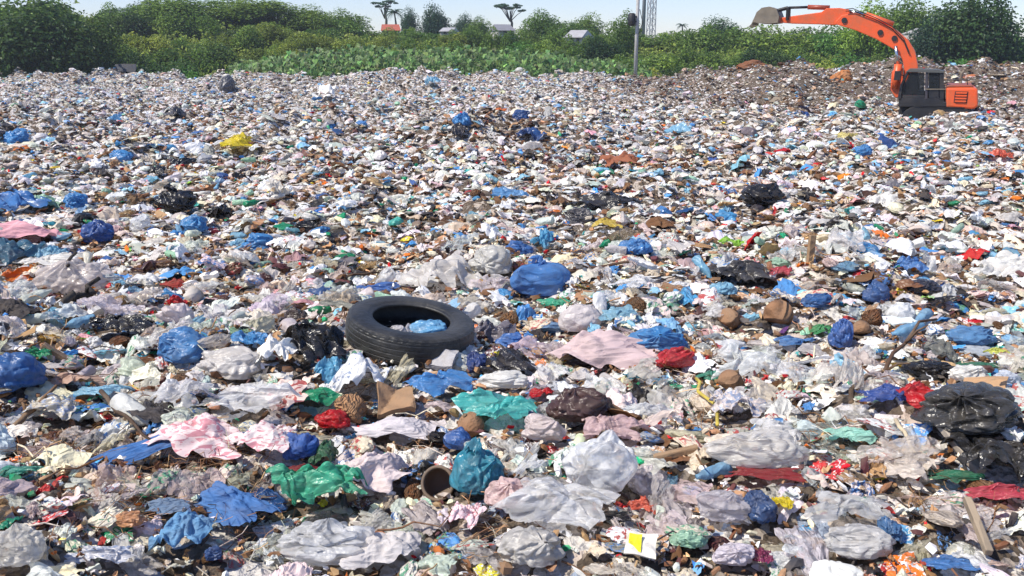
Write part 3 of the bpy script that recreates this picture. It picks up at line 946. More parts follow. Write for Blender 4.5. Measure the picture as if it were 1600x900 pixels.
def build_tyre():
    gx, gy, gz = ground(642, 533)
    _, _, dep = project(gx, gy, gz)
    RO = 100 * dep / F
    w = RO * 0.225                                        # half width
    t = thing('tyre', 'worn dark grey rubber tyre lying on its side among the bags', 'tyre', (gx, gy, gz + w * 0.85), (R(5.5), R(7), R(20)))
    for o, px, py, hh in INTYRE:                         # they lie on the rubbish that fills the hole
        d = ray(px, py)
        zt = gz + w * 1.5
        p = d * ((zt - EYE) / d[2])
        o.location = (p[0], p[1], zt - o.scale[2] * 0.7)
    tr = [(0.955, -0.90)]
    for z in np.linspace(-0.84, 0.84, 43):
        gro = max(np.exp(-((z - c) / 0.035) ** 2) for c in (-0.55, -0.18, 0.18, 0.55))
        tr.append((1.0 - 0.03 * z * z - 0.006 * gro, z))
    tr.append((0.955, 0.90))
    tr = [(r * RO, z * w) for r, z in tr]

    def blocks(a, P):
        zz = P[:, 1][:, None] / w
        s = np.sign(np.sin(a[None, :] * 46 + 6 * np.abs(zz)))
        return np.where((s > 0.2) & (np.abs(zz) > 0.70), -0.006 * RO, 0.0)
    V, Fc = spin(tr, 276, blocks)
    link('tread', np_mesh('tread', V, Fc, M['rubber'], smooth=False), t)
    for sg in (1, -1):
        side = [(0.955, 0.90), (0.93, 0.97), (0.915, 0.965), (0.88, 1.0), (0.82, 1.035), (0.81, 1.028), (0.76, 1.03), (0.70, 0.99), (0.665, 0.94), (0.66, 0.92),
                (0.65, 0.90), (0.625, 0.88), (0.605, 0.84), (0.60, 0.76), (0.61, 0.70)]
        V, Fc = spin([(r * RO, z * w * sg) for r, z in side], 96)
        link('sidewall', np_mesh('sidewall', V, Fc, M['rubber']), t)
    inn = [(0.61, 0.70), (0.64, 0.76), (0.72, 0.86), (0.85, 0.82), (0.93, 0.6), (0.95, 0), (0.93, -0.6), (0.85, -0.82), (0.72, -0.86), (0.64, -0.76), (0.61, -0.70)]
    V, Fc = spin([(r * RO, z * w) for r, z in inn], 72)
    link('inner_lining', np_mesh('inner_lining', V, Fc, M['rubber']), t)
    HERO.append((gx, gy, RO * 0.95, RO * 0.95))
    VIEW.append((gx, gy, RO, RO, (642, 520, 205, 112)))
    LAND.append(('tyre', 642, 515))


build_tyre()


def place(px, py, up=0.0):
    x, y, z = ground(px, py)
    _, _, dep = project(x, y, z)
    return x, y, z + up, dep / F


def coconut(px, py, w, label, short=None, half=False):
    x, y, z, u = place(px, py + w * 0.3)
    r = w * u / 2
    V, Fc = lump(40, 28, nseed(), crease=0.02, flat=0.97, knot=False, facets=9, norm=False, lobes=0.04)
    V = V / np.abs(V).max()
    o = link('coconut', np_mesh('coconut', V * r, Fc, M['husk']), color=lin((142, 106, 78)))
    o.location = (x, y, z + r * 0.62)
    o.rotation_euler = (0.4, 0.3, px * 0.1)
    tag(o, label, 'coconut', 'discarded coconuts')
    V, Fc = lathe([(0.0, -0.12), (0.13, -0.1), (0.16, 0.02), (0.12, 0.05), (0.05, 0.1), (0.02, 0.22)], 12)
    st = link('stem_cap', np_mesh('stem_cap', V[:, [1, 2, 0]] * r * 1.1, Fc, M['husk']), o, lin((96, 72, 50)))
    st.location = (0, 0, r * 0.97)
    HERO.append((x, y, r, r))
    VIEW.append((x, y, r, r, (px, py, w, w)))
    if short:
        LAND.append((short, px, py))


coconut(1214, 492, 48, 'large round tan coconut in the right middle distance', 'large coconut')
coconut(1138, 498, 36, 'reddish brown coconut left of the large round coconut', 'left coconut')
coconut(1346, 514, 30, 'small brown coconut right of the tall blue bag')
coconut(1140, 597, 42, 'dark brown coconut below the clear pale film', 'dark coconut')
coconut(736, 664, 44, 'orange brown coconut below the turquoise sheet', 'orange brown coconut')


def pot():
    x, y, z, u = place(688, 775)
    r = 27 * u
    t = thing('clay_pot', 'brown open pot lying on its side beside the teal bag', 'pot', (x, y, z + r * 0.8), (R(-8), R(-28), R(-108)))
    m = plain_mat('brown_clay', (0.13, 0.075, 0.045), 0.7, dirt=0.6, dscale=7, bump=0.4)
    V, Fc = lathe([(0.0, -1.1), (0.5, -1.08), (0.8, -0.85), (0.95, -0.4), (0.96, 0.0), (0.9, 0.35), (0.84, 0.35), (0.88, 0.0), (0.86, -0.4), (0.7, -0.75), (0.0, -0.95)], 40)
    link('pot_body', np_mesh('pot_body', V * r, Fc, m), t)
    V, Fc = lathe([(0.9, 0.33), (1.0, 0.34), (1.03, 0.40), (1.0, 0.46), (0.9, 0.47), (0.83, 0.43), (0.84, 0.34)], 40)
    link('rim', np_mesh('rim', V * r, Fc, plain_mat('pale_clay', (0.15, 0.10, 0.065), 0.7, dirt=0.5, dscale=6)), t)
    HERO.append((x, y, r, r))
    VIEW.append((x, y, r, r, (688, 758, 60, 64)))
    LAND.append(('brown pot', 688, 758))


pot()


def slab(name, px, py, w, h, colour, label, cat, th=0.03, rot=0, tilt=(20, 0), mat='paper', short=None, bend=0.1):
    x, y, z, u = place(px, py + h * 0.25)
    a = math.atan2(EYE - z, y) + R(tilt[0])
    V, Fc = board(nseed(), 14, th=th / max(w * u, 0.05), bend=bend)
    o = link(name, np_mesh(name, V, Fc, M[mat], smooth=False), color=colour)
    D = h * u / max(math.sin(a), 0.2)
    o.scale = (w * u, D, w * u)
    o.rotation_euler = (R(tilt[0]), R(tilt[1]), R(rot))
    o.location = (x, y, z + 0.05 + 0.5 * D * math.sin(R(abs(tilt[0]))))
    tag(o, label, cat)
    HERO.append((x, y, w * u * 0.4, D * 0.3))
    VIEW.append((x, y, w * u * 0.5, D * 0.3, (px, py, w, h)))
    if short:
        LAND.append((short, px, py))
    return o


slab('cardboard_piece', 618, 641, 54, 42, lin((158, 126, 96)), 'square brown cardboard piece below the tyre', 'cardboard', rot=14, tilt=(20, 9), short='brown board', bend=0.2)
H_('sheet', 122, 606, 78, 34, 'tan', 'crumpled tan cardboard right of the big blue bag', 'tan cardboard', mat='paper', tint=lin((176, 142, 122)), name='cardboard_piece', cat='cardboard')
slab('foam_tray', 691, 575, 44, 24, lin((180, 177, 178)), 'small grey white tray under the front of the tyre', 'tray', mat='foam', tilt=(18, 6), rot=-12, short='white tray', bend=0.16)
slab('paper_card', 1000, 872, 48, 38, lin((232, 226, 214)), 'white card with yellow patch at the bottom right of centre', 'card', th=0.008, tilt=(35, 5), rot=-10, short='white card')
H_('sheet', 732, 816, 48, 44, 'pink', 'pink and white crumpled packet below the teal bag', 'pink packet', mat='floral', tint=lin((234, 204, 208)), name='packet', cat='packet')
slab('plastic_tray', 1408, 512, 46, 16, lin((226, 236, 236)), 'thin white lid lying under the white jug', 'lid', mat='foam', th=0.01, tilt=(5, 0))
o_ = slab('yellow_sticker', 990, 870, 20, 26, lin((236, 226, 40)), 'bright yellow square stuck on the white card', 'sticker', th=0.004, tilt=(35, 5), rot=-10, bend=0.02)
o_.location.z += 0.012
o_.location.y -= 0.012


def bar(name, p0, p1, rad, colour, label, cat, lift=(0.05, 0.05), mat='wood', taper=0.5, wob=0.015, short=None, branch=0):
    a = np.array(ground(*p0)) + np.array([0, 0, lift[0]])
    b = np.array(ground(*p1)) + np.array([0, 0, lift[1]])
    g = random.Random(nseed())
    n = 9
    Ln = np.linalg.norm(b - a)
    pts = [tuple(a + (b - a) * i / (n - 1) + np.array([g.gauss(0, wob), g.gauss(0, wob), g.gauss(0, wob * 0.6)]) * Ln) for i in range(n)]
    bm = bmesh.new()
    tube(bm, pts, [rad * (1 - (1 - taper) * i / (n - 1)) for i in range(n)], 7)
    o = bm_obj(name, bm, M[mat], smooth=True)
    o.color = (*colour, 1)
    for q in range(branch):
        i = 3 + 2 * q
        s = Vector(pts[i])
        e = s + Vector((g.uniform(-.2, .2), g.uniform(-.1, .2), g.uniform(.05, .2))) * Ln * 0.6
        bm = bmesh.new()
        tube(bm, [s, (s + e) / 2 + Vector((0, 0, 0.02)), e], [rad * .6, rad * .45, rad * .25], 6)
        c = bm_obj('side_twig', bm, M[mat], o, True)
        c.color = (*colour, 1)
    tag(o, label, cat)
    if short:
        LAND.append((short, (p0[0] + p1[0]) / 2, (p0[1] + p1[1]) / 2))
    return o


bar('stick', (1318, 640), (1452, 548), 0.014, lin((88, 66, 50)), 'long thin dark stick lying diagonally left of the black sack', 'stick', (0.03, 0.22), branch=2, short='long stick')
bar('plastic_strap', (1080, 622), (1130, 684), 0.009, lin((226, 206, 96)), 'yellow strap curling on the straw right of the maroon bag', 'strap', (0.1, 0.07), 'plastic', 1.0, 0.05, 'yellow strap')
bar('stick', (18, 690), (92, 640), 0.016, lin((120, 92, 66)), 'thick brown stick at the left edge near the cream bag', 'stick', (0.05, 0.12), branch=1)
bar('branch', (100, 500), (150, 470), 0.03, lin((42, 38, 36)), 'dark curved branch over the black heap at left', 'branch', (0.05, 0.15), branch=2, wob=0.06)
bar('stick', (160, 655), (240, 720), 0.012, lin((74, 58, 46)), 'thin dark stick left of the pink floral cloth', 'stick', (0.14, 0.1))
bar('stick', (1395, 690), (1450, 760), 0.010, lin((196, 180, 150)), 'pale thin stick left of the white plank', 'stick', (0.1, 0.06))
bar('stick', (918, 770), (985, 800), 0.010, lin((70, 56, 46)), 'dark bent twig lying across the wide white film', 'stick', (0.12, 0.05), wob=0.04)
bar('stick', (545, 440), (640, 425), 0.012, lin((86, 66, 50)), 'dark stick lying behind the blue strip', 'stick')
bar('stick', (880, 437), (985, 430), 0.018, lin((80, 58, 46)), 'dark brown stick right of the smooth blue bag', 'stick', (0.06, 0.1))
bar('cable', (110, 470), (130, 430), 0.012, lin((50, 42, 38)), 'dark strap across the big clear bag at left', 'strap', (0.25, 0.3), 'cloth', 1.0)


def plank(p0, p1, wpx, colour, label, lift, short=None, th=0.03):
    a = Vector(ground(*p0)) + Vector((0, 0, lift[0]))
    b = Vector(ground(*p1)) + Vector((0, 0, lift[1]))
    u = place(*p0)[3]
    L_ = (b - a).length
    bm = bmesh.new()
    box(bm, -L_ / 2, L_ / 2, -wpx * u / 2, wpx * u / 2, -th / 2, th / 2, 0.004)
    for v in bm.verts:
        v.co.y += 0.01 * math.sin(v.co.x * 9)
    o = bm_obj('wooden_plank', bm, M['wood'])
    o.color = (*colour, 1)
    d = (b - a).normalized()
    o.rotation_euler = d.to_track_quat('X', 'Z').to_euler()
    o.location = (a + b) / 2
    tag(o, label, 'plank')
    if short:
        LAND.append((short, (p0[0] + p1[0]) / 2, (p0[1] + p1[1]) / 2))


plank((1438, 655), (1528, 748), 17, lin((160, 150, 138)), 'weathered pale plank sloping down beside the black sack', (0.10, 0.03), 'white plank')
plank((1508, 826), (1536, 896), 11, lin((150, 134, 114)), 'pale plank in the lower right corner', (0.12, 0.08), 'corner plank')
plank((70, 560), (128, 590), 14, lin((150, 122, 96)), 'narrow brown plank behind the tan cardboard', (0.08, 0.05))
plank((1020, 735), (1090, 722), 10, lin((150, 120, 90)), 'narrow brown lath left of the large dusty bag', (0.06, 0.06))


def stake():
    x, y, z, u = place(1265, 414)
    bm = bmesh.new()
    box(bm, -5.5 * u, 5.5 * u, -3 * u, 3 * u, -0.15, 47 * u, 0.006)
    o = bm_obj('wooden_stake', bm, M['wood'])
    o.color = (*lin((142, 114, 84)), 1)
    o.location = (x, y, z)
    o.rotation_euler = (R(-4), R(4), R(20))
    tag(o, 'upright brown wooden stake standing in the litter at right', 'stake')
    LAND.append(('wooden stake', 1265, 392))


stake()


def cup(px, py, w, colour, label, rot, short=None):
    x, y, z, u = place(px, py + 8)
    r = w * u / 2
    V, Fc = lathe([(0.0, -0.9), (0.62, -0.9), (0.68, -0.82), (0.9, 0.8), (0.86, 0.8), (0.64, -0.78), (0.0, -0.8)], 28)
    o = link('plastic_cup', np_mesh('plastic_cup', V * r, Fc, M['foam']), color=lin(colour))
    V, Fc = lathe([(0.88, 0.78), (0.97, 0.79), (0.99, 0.84), (0.95, 0.88), (0.87, 0.86), (0.86, 0.8)], 28)
    link('rim', np_mesh('rim', V * r, Fc, M['foam']), o, lin(colour))
    o.location = (x, y, z + r * 0.75)
    o.rotation_euler = (R(15), R(-12), R(rot))
    tag(o, label, 'cup')
    HERO.append((x, y, r, r))
    if short:
        LAND.append((short, px, py))


H_('bag', 208, 828, 44, 28, 'orange', 'small pale orange bag at lower left', 'pale orange bag', tint=lin((224, 160, 108)))
cup(905, 695, 26, (214, 226, 190), 'pale green cup above the tall clear bag', 60)
cup(640, 862, 36, (226, 220, 208), 'cream cup at the bottom right of the pale grey cloth', 130)
cup(300, 468, 30, (206, 198, 188), 'curved white cup right of the scarlet wrapper', 80)


# ------------------------------------------------------------------ loose litter
LOD = {}


def protos(kind, lod):
    key = (kind, lod)
    if key in LOD:
        return LOD[key]
    out = []
    nvar = (9, 7, 6)[lod]
    for i in range(nvar):
        s = hash((kind, lod)) % 1 + 7000 + sum(map(ord, kind)) * 13 + lod * 101 + i * 7
        if kind == 'plastic_bag':
            V, Fc = lump((44, 12, 7)[lod], (28, 8, 5)[lod], s, crease=1.2, flat=0.7, facets=(26, 14, 9)[lod], knot=lod < 2)
        elif kind in ('plastic_sheet', 'clear_sheet'):
            V, Fc = sheet((30, 9, 5)[lod], s, soft=0.15, square=0.5, amp=1.1, dome=0.3, ragged=0.2)
        elif kind == 'rag':
            V, Fc = sheet((22, 9, 5)[lod], s, soft=0.6, square=0.7, amp=1.1, dome=0.3, ragged=0.2)
        elif kind == 'food_wrapper':
            V, Fc = sheet((14, 7, 4)[lod], s, soft=0.2, square=0.9, amp=0.9, dome=0.1, ragged=0.06)
        elif kind == 'paper_scrap':
            V, Fc = sheet((12, 6, 4)[lod], s, soft=0.1, square=0.95, amp=0.8, dome=0.1, ragged=0.14)
        elif kind == 'cardboard_scrap':
            V, Fc = board(s, (8, 5, 4)[lod], th=0.05, bend=0.25)
            V = unit(V)
        elif kind == 'foam_piece':
            V, Fc = board(s, (8, 5, 4)[lod], th=0.3, bend=0.15)
            V = unit(V)
        elif kind == 'twig':
            V, Fc = rod(s, (6, 4, 3)[lod], (8, 5, 3)[lod], bend=0.6, thick=0.014)
        elif kind == 'coconut_husk':
            V, Fc = lump((20, 10, 6)[lod], (14, 7, 4)[lod], s, crease=0.5, flat=0.8, knot=False, facets=8)
        elif kind == 'plastic_bottle':
            q = 1 + 0.1 * (i % 3)
            V, Fc = lathe([(0.0, -0.5), (0.14, -0.5), (0.17, -0.46), (0.165, -0.2), (0.15, -0.15), (0.165, -0.1), (0.17, 0.15), (0.13, 0.28), (0.06, 0.37 * q), (0.06, 0.44 * q), (0.0, 0.44 * q)],
                          (16, 8, 6)[lod])
            V[:, 1] *= 1 - 0.3 * np.sin(V[:, 0] * 6 + i)
        elif kind == 'crumb':
            V, Fc = (sheet(4, s, amp=1.2, dome=0.2, ragged=0.3) if i % 2 else lump(5, 4, s, crease=1.0, flat=0.6, knot=False, facets=6))
        out.append((V, Fc))
    LOD[key] = out
    return out


WHITES = {'white': 46, 'pinkish white': 14, 'cream': 20, 'pale grey': 22}
PBAG = dict(WHITES, **{'blue': 10, 'pale blue': 6, 'black': 8, 'charcoal': 6, 'dark blue': 2.5, 'green': 1, 'teal': 1.2, 'turquoise': 1.5, 'red': 1, 'pink': 1.5,
                       'yellow': 0.8, 'orange': 0.8, 'brown': 5, 'pale green': 1.5, 'maroon': 1.5})
PSHEET = dict(PBAG, **{'tan': 6, 'mauve': 3, 'grey': 6, 'blue': 7})
PWRAP = {'white': 14, 'cream': 12, 'red': 7, 'orange': 7, 'yellow': 6, 'blue': 7, 'green': 6, 'pale blue': 5, 'pink': 6, 'tan': 10, 'brown': 8, 'maroon': 4, 'pale green': 5,
         'lime green': 2, 'purple': 2, 'pale grey': 10, 'turquoise': 3}
PPAPER = {'white': 40, 'cream': 26, 'pinkish white': 12, 'tan': 9, 'pale grey': 18, 'brown': 4}
PRAG = {'white': 14, 'pinkish white': 12, 'mauve': 6, 'charcoal': 8, 'brown': 8, 'blue': 6, 'pale grey': 12, 'maroon': 7, 'tan': 10, 'red': 3, 'dark blue': 5, 'cream': 10, 'green': 2, 'pink': 4}
PWOOD = {'brown': 40, 'tan': 25, 'charcoal': 14, 'cream': 6}

# kind: palette, individual material, mass material, densities per m2 in four distance bands, size range, height ratio, category, noun, group, adjectives (flat, tall)
BANDS = [(2.2, 7.5), (7.5, 18), (18, 38), (38, 65.5)]
KINDS = {
    'plastic_bag': (PBAG, 'plastic', 's_plastic', (16, 9, 8, 7), (0.10, 0.29), (0.32, 0.68), 'plastic bag', 'plastic bag', 'plastic bags strewn over the dump', ('slumped', 'bulging')),
    'plastic_sheet': (PSHEET, 'plastic', 's_plastic', (52, 30, 22, 19), (0.08, 0.34), (0.16, 0.5), 'plastic sheet', 'torn sheet', 'torn plastic sheets strewn over the dump', ('spread', 'crumpled')),
    'clear_sheet': (WHITES, 'film', 's_plastic', (20, 8, 0, 0), (0.14, 0.40), (0.2, 0.55), 'plastic film', 'clear film', 'pieces of clear film on the dump', ('spread', 'bunched')),
    'rag': (PRAG, 'cloth', 's_cloth', (8, 4.5, 3.2, 3.0), (0.12, 0.36), (0.2, 0.5), 'cloth', 'rag', 'rags strewn over the dump', ('flat', 'bunched')),
    'food_wrapper': (PWRAP, 'wrapper', 's_plastic', (32, 22, 8, 0), (0.05, 0.17), (0.15, 0.5), 'wrapper', 'printed wrapper', 'food wrappers on the dump', ('flat', 'bent')),
    'paper_scrap': (PPAPER, 'paper', 's_paper', (24, 18, 7, 3), (0.06, 0.22), (0.15, 0.5), 'paper', 'paper scrap', 'paper scraps on the dump', ('flat', 'curled')),
    'cardboard_scrap': (PWOOD, 'paper', 's_paper', (2.2, 1.8, 1.2, 0.8), (0.08, 0.28), (0.15, 0.35), 'cardboard', 'cardboard scrap', 'cardboard scraps on the dump', ('flat', 'bent')),
    'foam_piece': ({'white': 30, 'cream': 10, 'pale grey': 5}, 'foam', 's_paper', (2.2, 1.8, 1.2, 0.8), (0.05, 0.2), (0.3, 0.6), 'foam', 'foam chunk', 'foam chunks on the dump', ('thin', 'thick')),
    'twig': (PWOOD, 'wood', 's_wood', (13, 7, 3, 1.2), (0.12, 0.5), (0.8, 1.0), 'twig', 'twig', 'twigs on the dump', ('thin', 'thin')),
    'coconut_husk': ({'brown': 30, 'tan': 12, 'maroon': 5}, 'husk', 's_wood', (2.4, 2.0, 1.6, 1.2), (0.08, 0.2), (0.5, 0.8), 'husk', 'coconut husk', 'coconut husks on the dump', ('flattened', 'round')),
    'plastic_bottle': ({'pale green': 5, 'white': 10, 'pale blue': 7, 'pale grey': 6, 'green': 2}, 'plastic', 's_plastic', (2.6, 1.4, 0.4, 0), (0.16, 0.28), (0.8, 1.0), 'bottle', 'plastic bottle',
                       'plastic bottles on the dump', ('dented', 'dented')),
}
MASSLAB = {
    'plastic_bag': 'countless small bags heaped over the far part of the dump', 'plastic_sheet': 'countless torn sheets covering the far part of the dump',
    'clear_sheet': 'thin clear films scattered across the middle of the dump', 'rag': 'far rags lying scattered across the back of the dump',
    'food_wrapper': 'tiny printed wrappers scattered through the litter', 'paper_scrap': 'tiny pale paper scraps scattered through the litter',
    'cardboard_scrap': 'far brown cardboard scraps scattered through the litter', 'foam_piece': 'far white foam crumbs scattered through the litter',
    'twig': 'thin twigs and stalks scattered through the litter', 'coconut_husk': 'far brown husks scattered over the dump', 'plastic_bottle': 'far small bottles scattered over the dump'}


def fan_points(y0, y1, dens, g):
    area_w = lambda y: 1.36 * y + 1.2
    A = (y1 - y0) * (area_w(y0) + area_w(y1)) / 2
    n = int(dens * A)
    y = g.uniform(0, 1, n * 2)
    yy = y0 + (y1 - y0) * y
    keep = g.uniform(0, 1, n * 2) < area_w(yy) / area_w(y1)
    yy = yy[keep][:n]
    x = (g.uniform(0, 1, len(yy)) - 0.5) * area_w(yy)
    return x, yy


def clear_of(x, y):
    ok = np.ones(len(x), bool)
    for hx, hy, rx, ry in HERO:
        ok &= ((x - hx) / max(rx, 0.02)) ** 2 + ((y - hy) / max(ry, 0.02)) ** 2 > 0.72
    return ok


def uncovering(x, y, size):
    """drop loose pieces lying right in front of a named piece"""
    z = terrain(x, y) + size * 0.25
    px, py, dep = project(x, y, z)
    rp = size * F / dep * 0.5
    ok = np.ones(len(x), bool)
    for hx, hy, rx, ry, hp in VIEW:
        d = ((px - hp[0]) / (hp[2] * 0.5 + rp * 0.55)) ** 2 + ((py - hp[1]) / (hp[3] * 0.5 + rp * 0.35)) ** 2
        ok &= ~((d < (0.7 if hp[2] * hp[3] > 3500 else 0.5)) & (y < hy + ry))
    return ok


def rot_mats(yaw, tx, ty):
    cz, sz, cx, sx, cy, sy = np.cos(yaw), np.sin(yaw), np.cos(tx), np.sin(tx), np.cos(ty), np.sin(ty)
    z0, o1 = np.zeros_like(cz), np.ones_like(cz)
    mk = lambda r: np.stack([np.stack(q, -1) for q in r], -2)
    Z = mk([[cz, -sz, z0], [sz, cz, z0], [z0, z0, o1]])
    X = mk([[o1, z0, z0], [z0, cx, -sx], [z0, sx, cx]])
    Y = mk([[cy, z0, sy], [z0, o1, z0], [-sy, z0, cy]])
    return Z @ X @ Y


def jitter(c, g, amt=0.16):
    return np.clip(c * np.exp(g.normal(0, amt, c.shape[:-1] + (1,))) * (1 + g.normal(0, 0.05, c.shape)), 0.004, 0.88)


IND = []           # individuals waiting for labels


def scatter(kind, seed):
    pal, m1, m2, dens, (s0, s1), (h0, h1), cat, noun, group, adjs = KINDS[kind]
    g = np.random.default_rng(seed)
    X, Y = [], []
    for (a, b), dn in zip(BANDS, dens):
        if dn:
            x, y = fan_points(a, b, dn, g)
            X.append(x)
            Y.append(y)
    x, y = np.concatenate(X), np.concatenate(Y)
    # thinner cover on the brown spoil around the machine is made up of earth-coloured scraps
    ok = clear_of(x, y)
    x, y = x[ok], y[ok]
    size = s0 + (s1 - s0) * g.beta(1.3, 2.4, len(x))
    ok = uncovering(x, y, size)
    x, y, size = x[ok], y[ok], size[ok]
    n = len(x)
    hr = g.uniform(h0, h1, n)
    asp = g.uniform(0.32, 1.0, n)
    big = (y > 16) & (kind in ('plastic_bag', 'plastic_sheet', 'rag'))
    size = np.where(big & (g.uniform(0, 1, n) < 0.10), size * g.uniform(1.4, 2.2, n), size)
    if kind in ('twig', 'plastic_bottle'):
        asp[:] = 1
        hr[:] = 1
    names = np.array(pick(pal, n, g))
    brown = np.exp(-((x - 17) / 8.5) ** 2 - ((y - 47) / 11) ** 2) + 0.9 * np.exp(-((x - 0.2) / 1.9) ** 2 - ((y - 21) / 1.3) ** 2) \
        + sstep(5, 12, x) * sstep(36, 44, y) * 1.3 + 0.5 * sstep(6, 18, x) * sstep(24, 40, y) + 0.15 * sstep(20, 50, y)
    mod = np.sin(x * 0.83 + 1.7 * np.sin(y * 0.37 + 1)) * np.sin(y * 0.61 + 1.3 * np.sin(x * 0.45)) + 0.5 * np.sin(x * 2.1 + y * 1.3) * np.sin(y * 1.7 - x)
    brown = brown + 0.25 * sstep(0.45, 0.9, mod) * sstep(4, 9, y)
    br = g.uniform(0, 1, n) < np.clip(brown, 0, 0.82)
    alt = np.array(pick({'brown': 22, 'earth': 22, 'dust': 34, 'tan': 10, 'charcoal': 8, 'maroon': 3, 'pale grey': 12}, n, g))
    names = np.where(br, alt, names)
    if kind in ('plastic_bag', 'plastic_sheet', 'rag', 'cardboard_scrap'):
        vivid = ~np.isin(names, ['white', 'pinkish white', 'cream', 'pale grey', 'grey', 'mauve', 'tan', 'charcoal', 'black', 'blue', 'pale blue'])
        swap = vivid & (size / (y + 1) > 0.034) & (g.uniform(0, 1, n) < 0.85)
        names = np.where(swap, np.array(pick(WHITES, n, g)), names)
    if kind in ('plastic_bag', 'plastic_sheet', 'rag'):
        plain = g.uniform(0, 1, n) < (0.22 + sstep(6, 20, y) * 0.53) * (1 - np.clip(brown, 0, 0.8))
        names = np.where(plain, np.array(pick({'white': 70, 'pinkish white': 14, 'cream': 20, 'pale grey': 36, 'tan': 5, 'grey': 9, 'brown': 3, 'charcoal': 7, 'pale blue': 10, 'blue': 6}, n, g)), names)
    col = jitter(np.array([PLIN[q] for q in names]), g)
    yaw = g.uniform(0, 2 * PI, n)
    tl = 0.27 if kind not in ('twig',) else 0.15
    tx, ty = g.normal(0, tl, n), g.normal(0, tl, n)
    z = terrain(x, y) + g.uniform(-0.12, 0.22, n) * size * (1 if kind != 'twig' else 0.25)
    if kind in ('twig', 'plastic_bottle'):
        z += 0.05
    S = np.stack([size, size * asp, size * asp * hr], -1)
    app = size / np.sqrt(x * x + y * y + 2.5)
    px, py, _ = project(x, y, z)
    inview = (px > -10) & (px < 1610) & (py < 905)
    order = np.argsort(-(app * inview))
    nind = min(300, int(inview.sum()))
    ind, rest = order[:nind], order[nind:]
    # --- separate objects
    meshes = {}
    pr = protos(kind, 0)
    for i in ind:
        v = int(g.integers(len(pr)))
        if v not in meshes:
            mk = {0: 'print_blue', 1: 'print_red', 2: 'print_green', 3: 'film', 4: 'film'}.get(v, m1) if kind in ('plastic_sheet', 'plastic_bag') else m1
            meshes[v] = np_mesh(kind, pr[v][0], pr[v][1], M[mk], smooth=kind not in ('paper_scrap', 'cardboard_scrap', 'foam_piece'))
            o = bpy.data.objects.new(kind, meshes[v])
            meshes[v] = o
        else:
            o = meshes[v].copy()
        COL.objects.link(o)
        o.color = (*col[i], 1)
        o.scale = S[i]
        o.rotation_euler = Euler((tx[i], ty[i], yaw[i]))
        o.location = (x[i], y[i], z[i])
        o['category'] = cat
        o['group'] = group
        rel = (hr[i] - h0) / (h1 - h0) if h1 > h0 else 0
        IND.append((o, noun, names[i], adjs[0] if rel < 0.5 else adjs[1], float(size[i] / s1), px[i], py[i]))
    # --- the remainder as one mass
    Vs, Fs, Cs, off = [], {}, [], 0
    for lod, (lo, hi) in enumerate(((0, 5.5), (5.5, 17), (17, 99))):
        ye = np.where((y > 17) & (size / y > 0.016), 16.0, y)
        idx = rest[(ye[rest] >= lo) & (ye[rest] < hi)]
        pr = protos(kind, lod)
        which = g.integers(0, len(pr), len(idx))
        for v, (PV, PF) in enumerate(pr):
            ii = idx[which == v]
            if not len(ii):
                continue
            RM = rot_mats(yaw[ii], tx[ii], ty[ii])
            W = np.einsum('nij,nkj->nki', RM, PV[None] * S[ii][:, None, :]) + np.stack([x[ii], y[ii], z[ii]], -1)[:, None, :]
            Vs.append(W.reshape(-1, 3))
            Cs.append(np.repeat(col[ii], len(PV), 0))
            Fs.setdefault(0, []).append((PF[None] + (np.arange(len(ii)) * len(PV))[:, None, None]).reshape(-1, 4) + off)
            off += len(ii) * len(PV)
    if Vs:
        nm = kind + '_litter'
        o = link(nm, np_mesh(nm, np.vstack(Vs), np.vstack(Fs[0]), M[m2], np.vstack(Cs), smooth=False))
        tag(o, MASSLAB[kind], 'litter', kind='stuff')


for i_, k_ in enumerate(KINDS):
    scatter(k_, 500 + i_ * 17)


def crumbs():
    g = np.random.default_rng(77)
    X, Y = [], []
    for (a, b), dn in zip([(2.2, 5), (5, 9), (9, 18), (18, 34)], (420, 260, 60, 16)):
        x, y = fan_points(a, b, dn, g)
        X.append(x)
        Y.append(y)
    x, y = np.concatenate(X), np.concatenate(Y)
    ok = clear_of(x, y)
    x, y = x[ok], y[ok]
    n = len(x)
    size = (0.018 + 0.06 * g.beta(1.2, 3.0, n)) * np.clip(y / 7, 0.8, 2.2)
    names = pick({'brown': 40, 'tan': 22, 'cream': 12, 'white': 12, 'pale grey': 8, 'charcoal': 16, 'maroon': 5, 'pinkish white': 6, 'blue': 2, 'red': 2, 'green': 2, 'orange': 2}, n, g)
    col = jitter(np.array([PLIN[q] for q in names]), g, 0.3)
    z = terrain(x, y) + g.uniform(-0.01, 0.04, n)
    S = np.stack([size * g.uniform(1, 2.2, n), size * g.uniform(0.5, 1, n), size * g.uniform(0.4, 0.8, n)], -1)
    RM = rot_mats(g.uniform(0, 6.28, n), g.normal(0, 0.5, n), g.normal(0, 0.5, n))
    Vs, Fs, Cs, off = [], [], [], 0
    pr = protos('crumb', 2)
    which = g.integers(0, len(pr), n)
    for v, (PV, PF) in enumerate(pr):
        ii = np.nonzero(which == v)[0]
        W = np.einsum('nij,nkj->nki', RM[ii], PV[None] * S[ii][:, None, :]) + np.stack([x[ii], y[ii], z[ii]], -1)[:, None, :]
        Vs.append(W.reshape(-1, 3))
        Cs.append(np.repeat(col[ii], len(PV), 0))
        Fs.append((PF[None] + (np.arange(len(ii)) * len(PV))[:, None, None]).reshape(-1, 4) + off)
        off += len(ii) * len(PV)
    o = link('debris_crumbs', np_mesh('debris_crumbs', np.vstack(Vs), np.vstack(Fs), M['s_wood'], np.vstack(Cs), smooth=False))
    tag(o, 'small brown crumbs and shreds filling the gaps between the bags', 'debris', kind='stuff')


crumbs()


